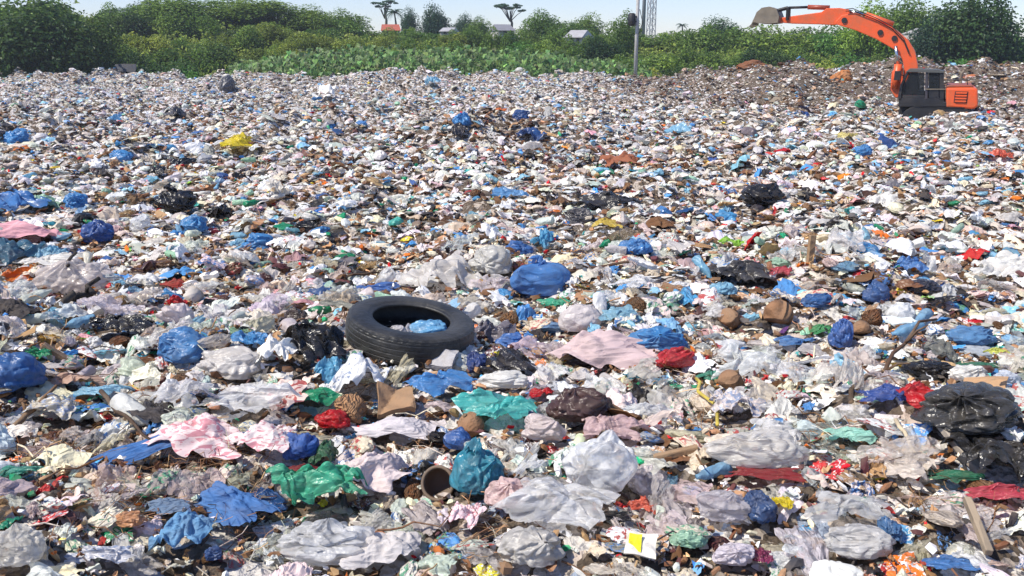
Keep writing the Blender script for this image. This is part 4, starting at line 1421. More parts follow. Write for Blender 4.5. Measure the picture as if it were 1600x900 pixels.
def straw():
    """matted brown straw in a few open pockets"""
    g = np.random.default_rng(91)
    pr = [rod(900 + i, 3, 4, bend=0.7, thick=0.013) for i in range(5)]
    Vs, Fs, Cs, off = [], [], [], 0
    for px, py, w, h, n in ((1060, 635, 110, 70, 420), (330, 735, 150, 50, 360), (200, 800, 130, 60, 260), (560, 640, 70, 40, 120), (760, 850, 120, 60, 160), (1440, 800, 120, 50, 160),
                            (100, 720, 140, 70, 260), (400, 830, 120, 60, 200), (1240, 690, 110, 40, 140), (650, 730, 60, 40, 120)):
        gx, gy, gz = ground(px, py)
        u = project(gx, gy, gz)[2] / F
        n = int(n * 0.5)
        x = gx + g.normal(0, w * u * 0.32, n)
        y = gy + g.normal(0, h * u * 0.9, n)
        z = terrain(x, y) + g.uniform(0.01, 0.09, n)
        sz = g.uniform(0.05, 0.17, n)
        RM = rot_mats(g.uniform(0, 6.28, n), g.normal(0, 0.35, n), g.normal(0, 0.35, n))
        c = jitter(np.array([PLIN[q] for q in pick({'brown': 40, 'tan': 25, 'charcoal': 10, 'cream': 6}, n, g)]), g, 0.3)
        which = g.integers(0, 5, n)
        for v, (PV, PF) in enumerate(pr):
            ii = np.nonzero(which == v)[0]
            W = np.einsum('nij,nkj->nki', RM[ii], PV[None] * sz[ii][:, None, None]) + np.stack([x[ii], y[ii], z[ii]], -1)[:, None, :]
            Vs.append(W.reshape(-1, 3))
            Cs.append(np.repeat(c[ii], len(PV), 0))
            Fs.append((PF[None] + (np.arange(len(ii)) * len(PV))[:, None, None]).reshape(-1, 4) + off)
            off += len(ii) * len(PV)
    o = link('dry_straw', np_mesh('dry_straw', np.vstack(Vs), np.vstack(Fs), M['s_wood'], np.vstack(Cs), smooth=False))
    tag(o, 'matted brown straw and stalks lying in the gaps between the bags', 'straw', kind='stuff')


straw()


# labels for the single pieces: each is told apart by its rank beside a landmark
def label_individuals():
    cls = {}
    for r in IND:
        o, noun, cname, adj, rel, px, py = r
        sz = 'small' if rel < 0.45 else ('large' if rel > 0.75 else '')
        d = ' '.join(w for w in (sz, adj, cname, noun) if w)
        cls.setdefault(d, []).append(r)
    words = ['nearest', 'second', 'third', 'fourth', 'fifth', 'sixth', 'seventh', 'eighth', 'ninth', 'tenth']
    L = np.array([(q[1], q[2]) for q in LAND])

    def side(dx, dy):
        return np.where(np.abs(dx) > np.abs(dy) * 1.3, np.where(dx > 0, 0, 1), np.where(dy > 0, 2, 3))
    sn = ['right of', 'left of', 'in front of', 'behind']
    for d, rs in cls.items():
        P = np.array([(q[5], q[6]) for q in rs])
        dx = P[:, 0][:, None] - L[None, :, 0]
        dy = (P[:, 1][:, None] - L[None, :, 1]) * 1.2
        dist = np.hypot(dx, dy)
        sd = side(dx, dy)
        rank = np.zeros_like(sd)
        for j in range(len(L)):
            for s in range(4):
                ii = np.nonzero(sd[:, j] == s)[0]
                rank[ii[np.argsort(dist[ii, j])], j] = np.arange(len(ii))
        for i, q in enumerate(rs):
            j = int(np.argmin(dist[i] + 90 * rank[i]))
            k = min(int(rank[i, j]), 9)
            lab = f"{d}, {words[k]} {sn[sd[i, j]]} the {LAND[j][0]}"
            q[0]['label'] = lab if len(lab.split()) <= 16 else lab.replace('in front of', 'before')


label_individuals()


# ------------------------------------------------------------------ excavator: local x from photo pixels, z up, y away from the camera
def build_excavator():
    gx, gy, gz = ground(1462, 176)
    _, _, dep = project(gx, gy, gz)
    u = dep / F
    base = thing('excavator', 'orange excavator with dark cab and raised boom standing on the far heap', 'excavator', (gx, gy, gz), (0, 0, R(0)))
    # the machine is turned square to the line of sight, so its sides read as in the photo
    yaw = -math.atan2(gx, gy)
    base.rotation_euler = (0, 0, yaw)
    nrm = np.array([math.sin(-yaw), math.cos(-yaw), 0.0])
    YO = [0.0]

    def P(px, py):
        # where the sight line of the photo meets the upright plane of that side of the machine
        d = ray(px, py)
        q = d * ((np.dot(nrm, [gx, gy, 0]) + YO[0]) / np.dot(nrm, d))
        return ((q[0] - gx) * math.cos(yaw) + (q[1] - gy) * math.sin(yaw), q[2] + EYE - gz)

    def PP(*pts):
        return [P(*p) for p in pts]
    HW = 1.25
    # undercarriage
    bm = bmesh.new()
    pts = []
    x0, x1, zc, rr = P(1412, 170)[0], P(1522, 170)[0], -0.14, 0.40
    for a in np.linspace(PI / 2, 3 * PI / 2, 9):
        pts.append((x0 + rr + rr * math.cos(a), zc + rr * math.sin(a)))
    for a in np.linspace(-PI / 2, PI / 2, 9):
        pts.append((x1 - rr + rr * math.cos(a), zc + rr * math.sin(a)))
    for nm, ya, yb in (('track', -HW - 0.05, -HW + 0.5), ('track', HW - 0.5, HW + 0.05)):
        bm = bmesh.new()
        prism(bm, pts, ya, yb, 0.02)
        nsh = 26
        for i in range(nsh):
            xx = x0 + rr + (x1 - x0 - 2 * rr) * i / (nsh - 1)
            box(bm, xx - 0.05, xx + 0.05, ya - 0.015, yb + 0.015, zc + rr - 0.01, zc + rr + 0.03)
        t = bm_obj(nm, bm, M['dark_steel'], base)
        for i in range(5):
            bm = bmesh.new()
            xx = x0 + rr + (x1 - x0 - 2 * rr) * i / 4
            tube(bm, [(xx, ya - 0.04, zc), (xx, ya + 0.02, zc)], 0.2 if i in (0, 4) else 0.13, 14)
            bm_obj('roller', bm, M['dark_steel'], t)
    bm = bmesh.new()
    box(bm, P(1425, 0)[0], P(1495, 0)[0], -0.75, 0.75, -0.3, 0.3, 0.03)
    bm_obj('chassis', bm, M['dark_steel'], base)
    YO[0] = -1.25
    # turntable deck
    bm = bmesh.new()
    prism(bm, PP((1404, 167), (1480, 167), (1480, 159), (1404, 159)), -HW, HW, 0.03)
    bm_obj('deck', bm, M['dark_steel'], base)
    # counterweight and engine cover
    cw = PP((1478, 168), (1522, 171), (1528, 166), (1528, 140), (1523, 136.5), (1478, 137))
    bm = bmesh.new()
    prism(bm, cw, -HW - 0.02, HW + 0.02, 0.07)
    c = bm_obj('counterweight', bm, M['orange'], base, True)
    c.data.shade_flat()
    bm = bmesh.new()
    a, b = P(1490, 160), P(1513, 143)
    box(bm, a[0], b[0], -HW - 0.035, -HW + 0.05, a[1], b[1])
    gr = bm_obj('grille', bm, M['dark_steel'], c)
    bm = bmesh.new()
    for i in range(4):
        zz = a[1] + (b[1] - a[1]) * (i + 0.5) / 4
        box(bm, a[0] + 0.03, b[0] - 0.03, -HW - 0.07, -HW - 0.036, zz - 0.028, zz + 0.028)
    bm_obj('grille_bars', bm, M['orange'], gr)
    bm = bmesh.new()
    prism(bm, PP((1478, 136.8), (1522, 136.3), (1520, 133), (1480, 133)), -HW + 0.05, HW - 0.1, 0.04)
    bm_obj('engine_hood', bm, plain_mat('hood_paint', (0.30, 0.07, 0.03), 0.5, dirt=0.6), base)
    bm = bmesh.new()
    q = P(1502, 133)
    tube(bm, [(q[0], 0.5, q[1]), (q[0], 0.5, q[1] + 0.35), (q[0] + 0.08, 0.5, q[1] + 0.45)], 0.06, 10)
    bm_obj('exhaust_pipe', bm, M['grey_steel'], base)
    bm = bmesh.new()
    prism(bm, PP((1450, 160), (1477, 160), (1477, 139), (1450, 139)), HW - 0.95, HW, 0.04)
    bm_obj('tool_box', bm, M['dark_steel'], base)
    # cab: frame of posts around open glazing, near side
    ya, yb = -HW, -HW + 1.0
    out = PP((1404, 161), (1403, 150), (1407, 132), (1417, 111), (1422, 108.5), (1466, 109.5), (1474, 113), (1475, 161))
    cab = bpy.data.objects.new('cab', None)
    COL.objects.link(cab)
    cab.parent = base

    def strip(name, pix, y0, y1, mat, par=cab, bev=0.012):
        bm = bmesh.new()
        prism(bm, PP(*pix), y0, y1, bev)
        return bm_obj(name, bm, mat, par)
    pm = M['cab_paint']
    for y0, y1 in ((ya, ya + 0.08), (yb - 0.08, yb)):
        strip('front_pillar', [(1404, 157), (1403, 150), (1407, 132), (1417, 111.5), (1420, 113), (1411, 132), (1408, 150), (1409, 157)], y0, y1, pm)
        strip('door_pillar', [(1445, 157), (1446, 113), (1450, 113), (1449.5, 157)], y0, y1, plain_mat('pillar_paint', (0.04, 0.035, 0.045), 0.5, dirt=0.3) if y0 == ya else pm)
        strip('rear_pillar', [(1468, 157), (1468, 113), (1475, 114), (1475, 157)], y0, y1, pm)
    strip('cab_floor', [(1404, 161), (1404, 154), (1475, 154), (1475, 161)], ya, yb, pm)
    strip('roof', [(1415, 112.5), (1421, 107.5), (1466, 108.5), (1475, 111), (1475, 114)], ya - 0.04, yb + 0.04, plain_mat('cab_roof_paint', (0.08, 0.083, 0.08), 0.5, dirt=0.4))
    strip('lower_panel', [(1451, 154), (1451, 139), (1467, 139), (1467, 154)], ya + 0.01, ya + 0.06, pm)
    strip('lower_panel', [(1410, 154), (1410, 149), (1445, 149), (1445, 154)], ya + 0.01, ya + 0.06, pm)
    strip('side_window', [(1412, 148.5), (1409, 147), (1413, 131), (1421, 114), (1444.5, 114), (1444, 148.5)], ya + 0.03, ya + 0.045, M['glass'], bev=0)
    strip('side_window', [(1451, 138.5), (1451, 114), (1467, 114.5), (1467, 138.5)], ya + 0.03, ya + 0.045, M['glass'], bev=0)
    strip('rear_panel', [(1470, 154), (1470, 113), (1474, 113.5), (1474, 154)], ya + 0.09, yb - 0.09, pm)
    strip('windscreen', [(1405, 150), (1408.5, 132), (1418, 112.5), (1419, 113), (1409.5, 132), (1406, 150)], ya + 0.09, yb - 0.09, M['glass'], bev=0)
    strip('driver_seat', [(1434, 154), (1434, 143), (1450, 142), (1453, 124), (1459, 124), (1456, 154)], ya + 0.28, ya + 0.75, M['dark_open'])
    strip('rear_wall', [(1451, 154), (1451, 112), (1474, 113), (1474, 154)], yb - 0.078, yb - 0.05, M['dark_open'])
    strip('control_lever', [(1424, 154), (1425, 138), (1427, 138), (1426, 154)], ya + 0.3, ya + 0.34, M['dark_open'], bev=0)
    strip('cab_rail', [(1446, 140), (1446, 138.6), (1477, 138.6), (1477, 140)], ya - 0.035, ya - 0.003, M['grey_steel'], bev=0)
    YO[0] = 0.0
    # boom, behind the cab
    b0, b1 = -0.16, 0.26
    boom = [(1413, 150), (1412, 120), (1413, 107), (1410, 92), (1397, 77), (1369, 61), (1336, 47), (1306, 38), (1306, 33), (1316, 24), (1332, 20.5), (1364, 30.5), (1396, 43), (1419, 62), (1430, 80), (1434, 100),
            (1436, 122), (1438, 150)]
    bm = bmesh.new()
    prism(bm, PP(*boom), b0, b1, 0.03)
    bo = bm_obj('boom', bm, M['orange'], base)
    bm = bmesh.new()
    for p in ((1398, 60), (1320, 32), (1376, 51)):
        q = P(*p)
        tube(bm, [(q[0], b0 - 0.05, q[1]), (q[0], b1 + 0.05, q[1])], 0.10, 14)
    bm_obj('pivot_pin', bm, M['dark_steel'], bo)
    for yy in (b0 - 0.14, b1 + 0.14):
        bm = bmesh.new()
        a, b = P(1399, 138), P(1404, 100)
        tube(bm, [(a[0], yy, a[1]), (b[0], yy, b[1])], 0.13, 14)
        cy = bm_obj('boom_cylinder', bm, M['orange'], base, True)
        bm = bmesh.new()
        c2 = P(1400, 72)
        tube(bm, [(b[0], yy, b[1]), (c2[0], yy, c2[1])], 0.06, 10)
        bm_obj('piston_rod', bm, M['chrome'], cy, True)
    bm = bmesh.new()
    prism(bm, PP((1392, 140), (1394, 112), (1400, 106), (1411, 106), (1412, 150), (1400, 152)), -0.3, 0.4, 0.03)
    bm_obj('boom_bracket', bm, M['orange'], base)
    bm = bmesh.new()
    a, b = P(1395, 44), P(1352, 29)
    tube(bm, [(a[0], 0.05, a[1] + 0.12), (b[0], 0.05, b[1] + 0.13)], 0.11, 12)
    ac = bm_obj('arm_cylinder', bm, M['orange'], base, True)
    bm = bmesh.new()
    c2 = P(1324, 17)
    tube(bm, [(b[0], 0.05, b[1] + 0.13), (c2[0], 0.05, c2[1])], 0.06, 10)
    bm_obj('piston_rod', bm, M['chrome'], ac, True)
    # arm
    bm = bmesh.new()
    prism(bm, PP((1324, 38), (1329, 28), (1327, 15), (1312, 12.5), (1292, 13), (1284, 19), (1240, 25), (1219, 28), (1216, 35), (1238, 37), (1280, 38), (1300, 39)), -0.11, 0.21, 0.025)
    ar = bm_obj('arm', bm, M['orange'], base)
    bm = bmesh.new()
    a, b = P(1296, 12), P(1262, 11)
    tube(bm, [(a[0], 0.05, a[1]), (b[0], 0.05, b[1])], 0.085, 12)
    bc = bm_obj('bucket_cylinder', bm, plain_mat('cylinder_paint', (0.30, 0.05, 0.02), 0.45), base, True)
    bm = bmesh.new()
    c2 = P(1232, 12)
    tube(bm, [(b[0], 0.05, b[1]), (c2[0], 0.05, c2[1])], 0.05, 10)
    bm_obj('piston_rod', bm, M['dark_steel'], bc, True)
    for yy in (-0.16, 0.20):
        bm = bmesh.new()
        a, b = P(1232, 12), P(1231, 32)
        tube(bm, [(a[0], yy, a[1]), (b[0], yy, b[1])], 0.06, 8)
        bm_obj('bucket_link', bm, M['dark_steel'], base)
        bm = bmesh.new()
        a, b = P(1232, 12), P(1213, 17)
        tube(bm, [(a[0], yy, a[1]), (b[0], yy, b[1])], 0.055, 8)
        bm_obj('bucket_link', bm, M['dark_steel'], base)
    # bucket: a shell with side plates, mouth to the left
    shell = [(1219, 36), (1221, 26), (1217, 15), (1206, 11), (1194, 13), (1186, 20), (1178, 37)]
    inner = [(1181, 37), (1189, 22), (1196, 16), (1206, 14), (1214, 17.5), (1217, 26), (1214, 36)]
    bm = bmesh.new()
    prism(bm, PP(*(shell + inner)), -0.5, 0.6, 0)
    bu = bm_obj('bucket', bm, M['grey_steel'], base)
    for y0 in (-0.55, 0.602):
        bm = bmesh.new()
        prism(bm, PP(*shell[:6], (1180, 35), (1190, 37), (1206, 37.5)), y0, y0 + 0.045, 0.006)
        bm_obj('side_plate', bm, M['grey_steel'], bu)
    for i in range(5):
        yy = -0.45 + i * 0.24
        bm = bmesh.new()
        prism(bm, PP((1181, 36), (1178, 37), (1172, 43), (1180, 39)), yy, yy + 0.09, 0.005)
        bm_obj('tooth', bm, M['grey_steel'], bu)
    YO[0] = -1.25
    bm = bmesh.new()
    a = P(1412, 118)
    tube(bm, [(a[0], ya - 0.02, a[1]), (a[0] - 0.2, ya - 0.2, a[1] + 0.05)], 0.018, 6)
    box(bm, a[0] - 0.3, a[0] - 0.1, ya - 0.24, ya - 0.2, a[1] - 0.16, a[1] + 0.16, 0.01)
    bm_obj('mirror', bm, M['dark_steel'], base)
    bm = bmesh.new()
    pts = [P(1480, 136), P(1480, 126), P(1512, 125), P(1512, 135)]
    tube(bm, [(q[0], -0.9, q[1]) for q in pts], 0.022, 6)
    bm_obj('handrail', bm, M['dark_steel'], base)
    YO[0] = 0.0
    bm = bmesh.new()
    for dz in (0.0, 0.07):
        pts = [P(1322, 20), P(1333, 19), P(1345, 24), P(1368, 33), P(1394, 47), P(1412, 66), P(1420, 86)]
        tube(bm, [(q[0], b0 - 0.04 - dz, q[1] + 0.05 + dz) for q in pts], 0.018, 6)
    bm_obj('hydraulic_hose', bm, M['dark_steel'], bo)
    HERO.append((gx, gy, 2, 1.2))


build_excavator()


# ------------------------------------------------------------------ greenery
GREEN = {'mid': ((0.200, 0.300, 0.055), (0.090, 0.165, 0.032)), 'yellow': ((0.320, 0.370, 0.070), (0.200, 0.260, 0.045)), 'dark': ((0.040, 0.088, 0.024), (0.085, 0.150, 0.036)),
         'blue': ((0.060, 0.120, 0.060), (0.042, 0.095, 0.046)), 'fresh': ((0.085, 0.225, 0.040), (0.120, 0.260, 0.050))}


def leaf_quads(C, Nn, size, g, asp=0.5, fold=0.18):
    n = len(C)
    a = g.normal(size=(n, 3))
    Tn = a - (a * Nn).sum(1)[:, None] * Nn
    Tn /= np.linalg.norm(Tn, axis=1)[:, None] + 1e-6
    B = np.cross(Nn, Tn)
    s = size[:, None]
    V = np.stack([C - Tn * s * 0.5, C + B * s * asp * 0.5 + Nn * s * fold, C + Tn * s * 0.5 - Nn * s * fold * 0.5, C - B * s * asp * 0.5 + Nn * s * fold], 1)
    return V.reshape(-1, 3), np.arange(n * 4).reshape(n, 4)


def crown(seed, n, blobs, leaf, green, spread=(1, 1, 0.8), up=0.6, inner=0.35, base=0.0):
    """leaves over a cluster of uneven clumps; unit crown of radius about 1"""
    g = np.random.default_rng(seed)
    cb = g.normal(size=(blobs, 3))
    cb /= np.linalg.norm(cb, axis=1)[:, None]
    cb *= g.uniform(0.25, 0.85, (blobs, 1))
    cb[:, 2] = np.abs(cb[:, 2]) * 0.95 + base
    rb = g.uniform(0.24, 0.46, blobs)
    w = rb ** 2
    which = g.choice(blobs, n, p=w / w.sum())
    d = g.normal(size=(n, 3))
    d /= np.linalg.norm(d, axis=1)[:, None]
    rad = rb[which] * (1 - inner * g.uniform(0, 1, n) ** 2) * g.uniform(0.85, 1.2, n)
    C = (cb[which] + d * rad[:, None]) * np.array(spread)
    N = d * 0.7 + g.normal(size=(n, 3)) * 0.45 + np.array([0, 0, up])
    N /= np.linalg.norm(N, axis=1)[:, None]
    V, Fc = leaf_quads(C, N, leaf * g.uniform(0.6, 1.3, n), g)
    c0, c1 = map(np.array, GREEN[green])
    bt = g.uniform(0, 1, blobs)[which]
    t = np.clip(bt + g.normal(0, 0.3, n), 0, 1)[:, None]
    c = (c0 * t + c1 * (1 - t)) * np.exp(g.normal(0, 0.22, (n, 1)))
    return V, Fc, np.repeat(c, 4, 0)


def limbs(bm, h, r, seed, n=6, spread=0.8, start=0.35):
    g = random.Random(seed)
    tube(bm, [(0, 0, -0.3), (g.uniform(-.05, .05) * h, 0, h * 0.3), (g.uniform(-.08, .08) * h, g.uniform(-.05, .05) * h, h * 0.65), (0, 0, h * 0.92)], [r, r * .8, r * .5, r * .15], 8)
    for i in range(n):
        a = 2 * PI * i / n + g.uniform(-.4, .4)
        z0 = h * g.uniform(start, 0.7)
        L_ = h * spread * g.uniform(0.35, 0.6)
        e = (math.cos(a) * L_, math.sin(a) * L_, z0 + L_ * g.uniform(0.4, 0.9))
        tube(bm, [(0, 0, z0), (e[0] * .5, e[1] * .5, z0 + (e[2] - z0) * .4), e], [r * .4, r * .28, r * .08], 6)


def fit(V):
    """bulk of the leaves into a unit half width and a unit height"""
    q = np.quantile(np.hypot(V[:, 0], V[:, 1]), 0.96)
    lo, hi = np.quantile(V[:, 2], 0.01), np.quantile(V[:, 2], 0.985)
    return np.stack([V[:, 0] / q, V[:, 1] / q, (V[:, 2] - lo) / (hi - lo)], -1)


PROTO = {}


def tree_proto(kind):
    if kind in PROTO:
        return PROTO[kind]
    if kind.startswith('shrub'):
        i = int(kind[-1])
        gr = ['mid', 'yellow', 'dark', 'fresh', 'mid', 'yellow'][i]
        V, Fc, c = crown(40 + i, 2600, 17, 0.13, gr, spread=(1.0, 1.0, 0.85), base=0.05)
        V = fit(V)
        me = np_mesh('foliage', V, Fc, M['leaf'], c, smooth=False)
        bm = bmesh.new()
        limbs(bm, 0.8, 0.04, i, 7, 0.9, 0.1)
    else:
        i = int(kind[-1])
        gr = ['dark', 'mid', 'blue', 'mid'][i % 4]
        V, Fc, c = crown(60 + i, 6500, 30, 0.085, gr, spread=(0.85, 0.85, 1.0), base=0.0, inner=0.5)
        V = fit(V) * np.array([1, 1, 0.78]) + np.array([0, 0, 0.22])
        me = np_mesh('crown', V, Fc, M['leaf'], c, smooth=False)
        bm = bmesh.new()
        limbs(bm, 0.8, 0.04, 20 + i, 8, 0.7, 0.3)
    tm = bpy.data.meshes.new('trunk')
    bm.to_mesh(tm)
    bm.free()
    tm.materials.append(M['bark'])
    PROTO[kind] = (me, tm)
    return PROTO[kind]


def plant(kind, x, y, z, sx, sz, label, tint=(1, 1, 1), group=None, yaw=None):
    me, tm = tree_proto(kind)
    sh = kind.startswith('shrub')
    t = thing('shrub' if sh else 'tree', label, 'shrub' if sh else 'tree', (x, y, z), (0, 0, random.uniform(0, 6.28) if yaw is None else yaw), group)
    t.scale = (sx, sx, sz)
    link('foliage' if sh else 'crown', me, t, tint)
    link('stem' if sh else 'trunk', tm, t)
    return t


def at(px, py, y):
    d = ray(px, py)
    t = y / d[1]
    return d[0] * t, y, d[2] * t + EYE


VEG = []


def veg(kind, px, top, y, wpx, label, tint=(1, 1, 1), zb=None, group=None, short=None):
    """a plant whose crown spans wpx about px and reaches photo row top at distance y"""
    x, _, zt = at(px, top, y)
    zb = float(hill(x, y)) - 0.1 if zb is None else zb
    u = project(x, y, zt)[2] / F
    hgt = max(zt - zb, 0.5)
    sx = wpx * u / 2
    top_unit = 1.0
    plant(kind, x, y, zb, sx, hgt / top_unit, label, tint, group)


# trees that can be told apart
veg('tree0', 40, 12, 66.5, 190, 'big dark tree at the left edge of the dump', (1.1, 1.05, 1.0))
veg('tree0', 128, 34, 67.5, 110, 'smaller dark tree right of the big dark tree at left', (1.2, 1.15, 1.0))
veg('tree3', 20, -8, 78, 200, 'tall green tree behind the big dark tree at the left edge')
veg('tree1', 400, -2, 100, 150, 'rounded green tree on the top of the left slope')
veg('tree3', 290, -4, 98, 150, 'broad green tree on the left slope top beside the sky gap')
veg('tree1', 480, 12, 100, 90, 'green tree at the right end of the left slope top')
veg('tree2', 230, 4, 104, 90, 'bluish tree in the gap of the left slope top')
veg('tree3', 540, 20, 106, 80, 'small tree where the left skyline steps down')
veg('tree2', 678, 12, 120, 52, 'pointed dark green tree left of the white roof', (0.8, 0.9, 0.9))
veg('tree2', 640, 16, 128, 30, 'thin dark tree right of the flat topped tree at left', (0.8, 0.9, 0.9))
veg('tree2', 725, 26, 122, 40, 'bluish tree above the white roof')
veg('tree1', 750, 30, 118, 44, 'round tree right of the white roof')
veg('tree3', 845, 22, 104, 80, 'bushy tree right of the grey house')
veg('tree1', 885, 38, 100, 70, 'wide low tree left of the pink house')
veg('tree3', 918, 26, 122, 60, 'round tree behind the pink house')
veg('tree0', 944, 62, 84, 74, 'dark round tree in front of the pink house', (0.8, 0.85, 0.8))
veg('tree3', 975, 26, 90, 60, 'tall green tree beside the utility pole')
veg('shrub0', 1032, 54, 100, 100, 'rounded green tree below the lattice tower')
veg('tree2', 1125, 32, 104, 84, 'round tree on the right skyline left of the bucket', (1.5, 1.4, 1.1))
veg('shrub4', 1078, 50, 98, 90, 'low green tree right of the lattice tower')
veg('shrub0', 1180, 44, 100, 110, 'rounded green tree below the excavator bucket')
veg('shrub4', 1245, 54, 96, 120, 'wide low tree under the excavator arm', (1.1, 1.1, 1.0))
veg('shrub3', 1312, 50, 94, 100, 'fresh green tree under the elbow of the boom')
veg('tree3', 1366, 12, 90, 110, 'light green tree behind the excavator boom', (1.3, 1.35, 1.1))
veg('tree1', 1425, 4, 88, 110, 'light green tree between the boom and the large dark tree')
veg('tree0', 1522, -6, 78, 150, 'large dark tree behind the excavator at right', (0.95, 1.0, 1.1))
veg('tree2', 1470, 22, 80, 90, 'dark tree touching the left of the large dark tree')
veg('tree2', 1570, 40, 79, 80, 'dark lower tree on the right of the large dark tree')
veg('tree1', 1600, 62, 90, 70, 'green tree at the right edge')


def shrubs():
    g = random.Random(5)
    rows = []
    # (distance, photo x range, top row, width px, count, kinds, what it stands by)
    spec = [(68.5, (-30, 200), 78, 74, 5, (2, 0)), (70, (180, 420), 78, 70, 7, (0, 3, 2)), (76, (-20, 420), 52, 72, 11, (0, 2, 4)), (84, (-20, 500), 34, 76, 12, (0, 4, 1)),
            (92, (-40, 520), 20, 78, 13, (0, 4, 2)), (100, (0, 560), 12, 70, 12, (0, 4)), (88, (400, 640), 50, 66, 6, (1, 1, 5)), (80, (380, 620), 70, 60, 6, (5, 1, 0)),
            (96, (560, 1000), 54, 60, 10, (4, 0, 1)), (86, (600, 1000), 70, 62, 10, (0, 4, 3)), (108, (560, 1060), 46, 54, 10, (0, 4)), (72, (900, 1010), 92, 46, 4, (0, 1)),
            (75, (1010, 1370), 72, 100, 8, (0, 3, 4, 2)), (83, (1000, 1390), 58, 110, 8, (0, 4, 2)), (76, (1340, 1480), 66, 84, 5, (3, 1, 0)), (72, (1400, 1610), 86, 74, 6, (1, 0, 3)),
            (71, (1010, 1350), 88, 72, 9, (1, 1, 3, 5)), (90, (1440, 1630), 60, 70, 5, (0, 2))]
    cn = {0: 'mid green', 1: 'yellow green', 2: 'dark green', 3: 'fresh green', 4: 'leaf green', 5: 'pale green'}
    marks = [('big dark tree', 40), ('smaller dark tree', 128), ('grey concrete slab', 195), ('tall rounded tree', 400), ('flat topped tree', 600), ('white roof', 700), ('grey house', 785),
             ('pink house', 905), ('utility pole', 993), ('lattice tower', 1015), ('excavator bucket', 1200), ('excavator arm', 1265), ('excavator boom', 1390), ('excavator cab', 1440), ('large dark tree', 1522)]
    used = {}
    for d, (xa, xb), top, w, n, kinds in spec:
        n = int(n * 1.5)
        for i in range(n):
            px = xa + (xb - xa) * (i + g.uniform(0.1, 0.9)) / n
            kd = g.choice(kinds)
            y = d + g.uniform(-2, 2.5)
            tp = top + g.uniform(-11, 11)
            mk = min(marks, key=lambda m: abs(m[1] - px))
            depth = 'at the dump edge' if d < 73 else ('low on the slope' if d < 83 else ('halfway up' if d < 95 else 'on the skyline'))
            off = px - mk[1]
            sd = 'straight behind' if abs(off) < 18 else ('left of' if off < 0 else 'right of')
            key = f"{cn[kd]} shrub {depth} {sd} the {mk[0]}"
            if sd == 'straight behind':
                key = f"{cn[kd]} shrub {depth} in line with the {mk[0]}"
            rows.append((abs(off), key, kd, px, tp, y, w * g.uniform(0.8, 1.25)))
    rows.sort(key=lambda r: r[0])
    ords = ['', 'second ',  'third ', 'fourth ', 'fifth ', 'sixth ', 'seventh ', 'eighth ', 'ninth ', 'tenth ', 'eleventh ', 'twelfth ', 'farther ', 'farther ', 'farther ', 'farther ']
    for off, key, kd, px, tp, y, w in rows:
        k = used.get(key, 0)
        used[key] = k + 1
        x = at(px, 75, y)[0]
        zz = float(hill(x, y))
        hgt = g.uniform(1.0, 2.3)
        wd = hgt * g.uniform(0.7, 1.15)
        tn = g.uniform(0.8, 1.2)
        plant('shrub%d' % kd, x, y, zz - 0.1, wd, hgt, ords[k] + key, (tn, tn, tn), 'shrubs on the green slope')


shrubs()


def undergrowth():
    g = np.random.default_rng(8)
    n = 70000
    y = 66.5 + 46 * g.uniform(0, 1, n) ** 1.3
    x = (g.uniform(0, 1, n) - 0.5) * 1.5 * y
    z = hill(x, y)
    bumpy = 0.5 * (1 + np.sin(x * 0.7 + 3 * np.sin(y * 0.35)) * np.sin(y * 0.8 + 2 * np.sin(x * 0.4)))
    C = np.stack([x, y, z + g.uniform(0, 1, n) * (0.35 + 0.9 * bumpy)], -1)
    N = g.normal(size=(n, 3)) * 0.6 + np.array([0, -0.35, 0.8])
    N /= np.linalg.norm(N, axis=1)[:, None]
    V, Fc = leaf_quads(C, N, g.uniform(0.2, 0.5, n), g, asp=0.6)
    a, b, c = (np.array(GREEN[q][0]) for q in ('mid', 'yellow', 'dark'))
    f = np.clip(0.5 + 0.6 * np.sin(x * 0.21 + 1.3) * np.sin(y * 0.17) + 0.5 * np.exp(-((x + 17) / 9) ** 2) + g.normal(0, 0.2, n), 0, 1)[:, None]
    cc = (a * (1 - f) + b * f) * np.exp(g.normal(0, 0.3, (n, 1)))
    o = link('undergrowth', np_mesh('undergrowth', V, Fc, M['leaf'], np.repeat(cc, 4, 0), smooth=False), color=(1, 1, 1))
    tag(o, 'dense low creepers and grass covering the green slope', 'undergrowth', kind='stuff')


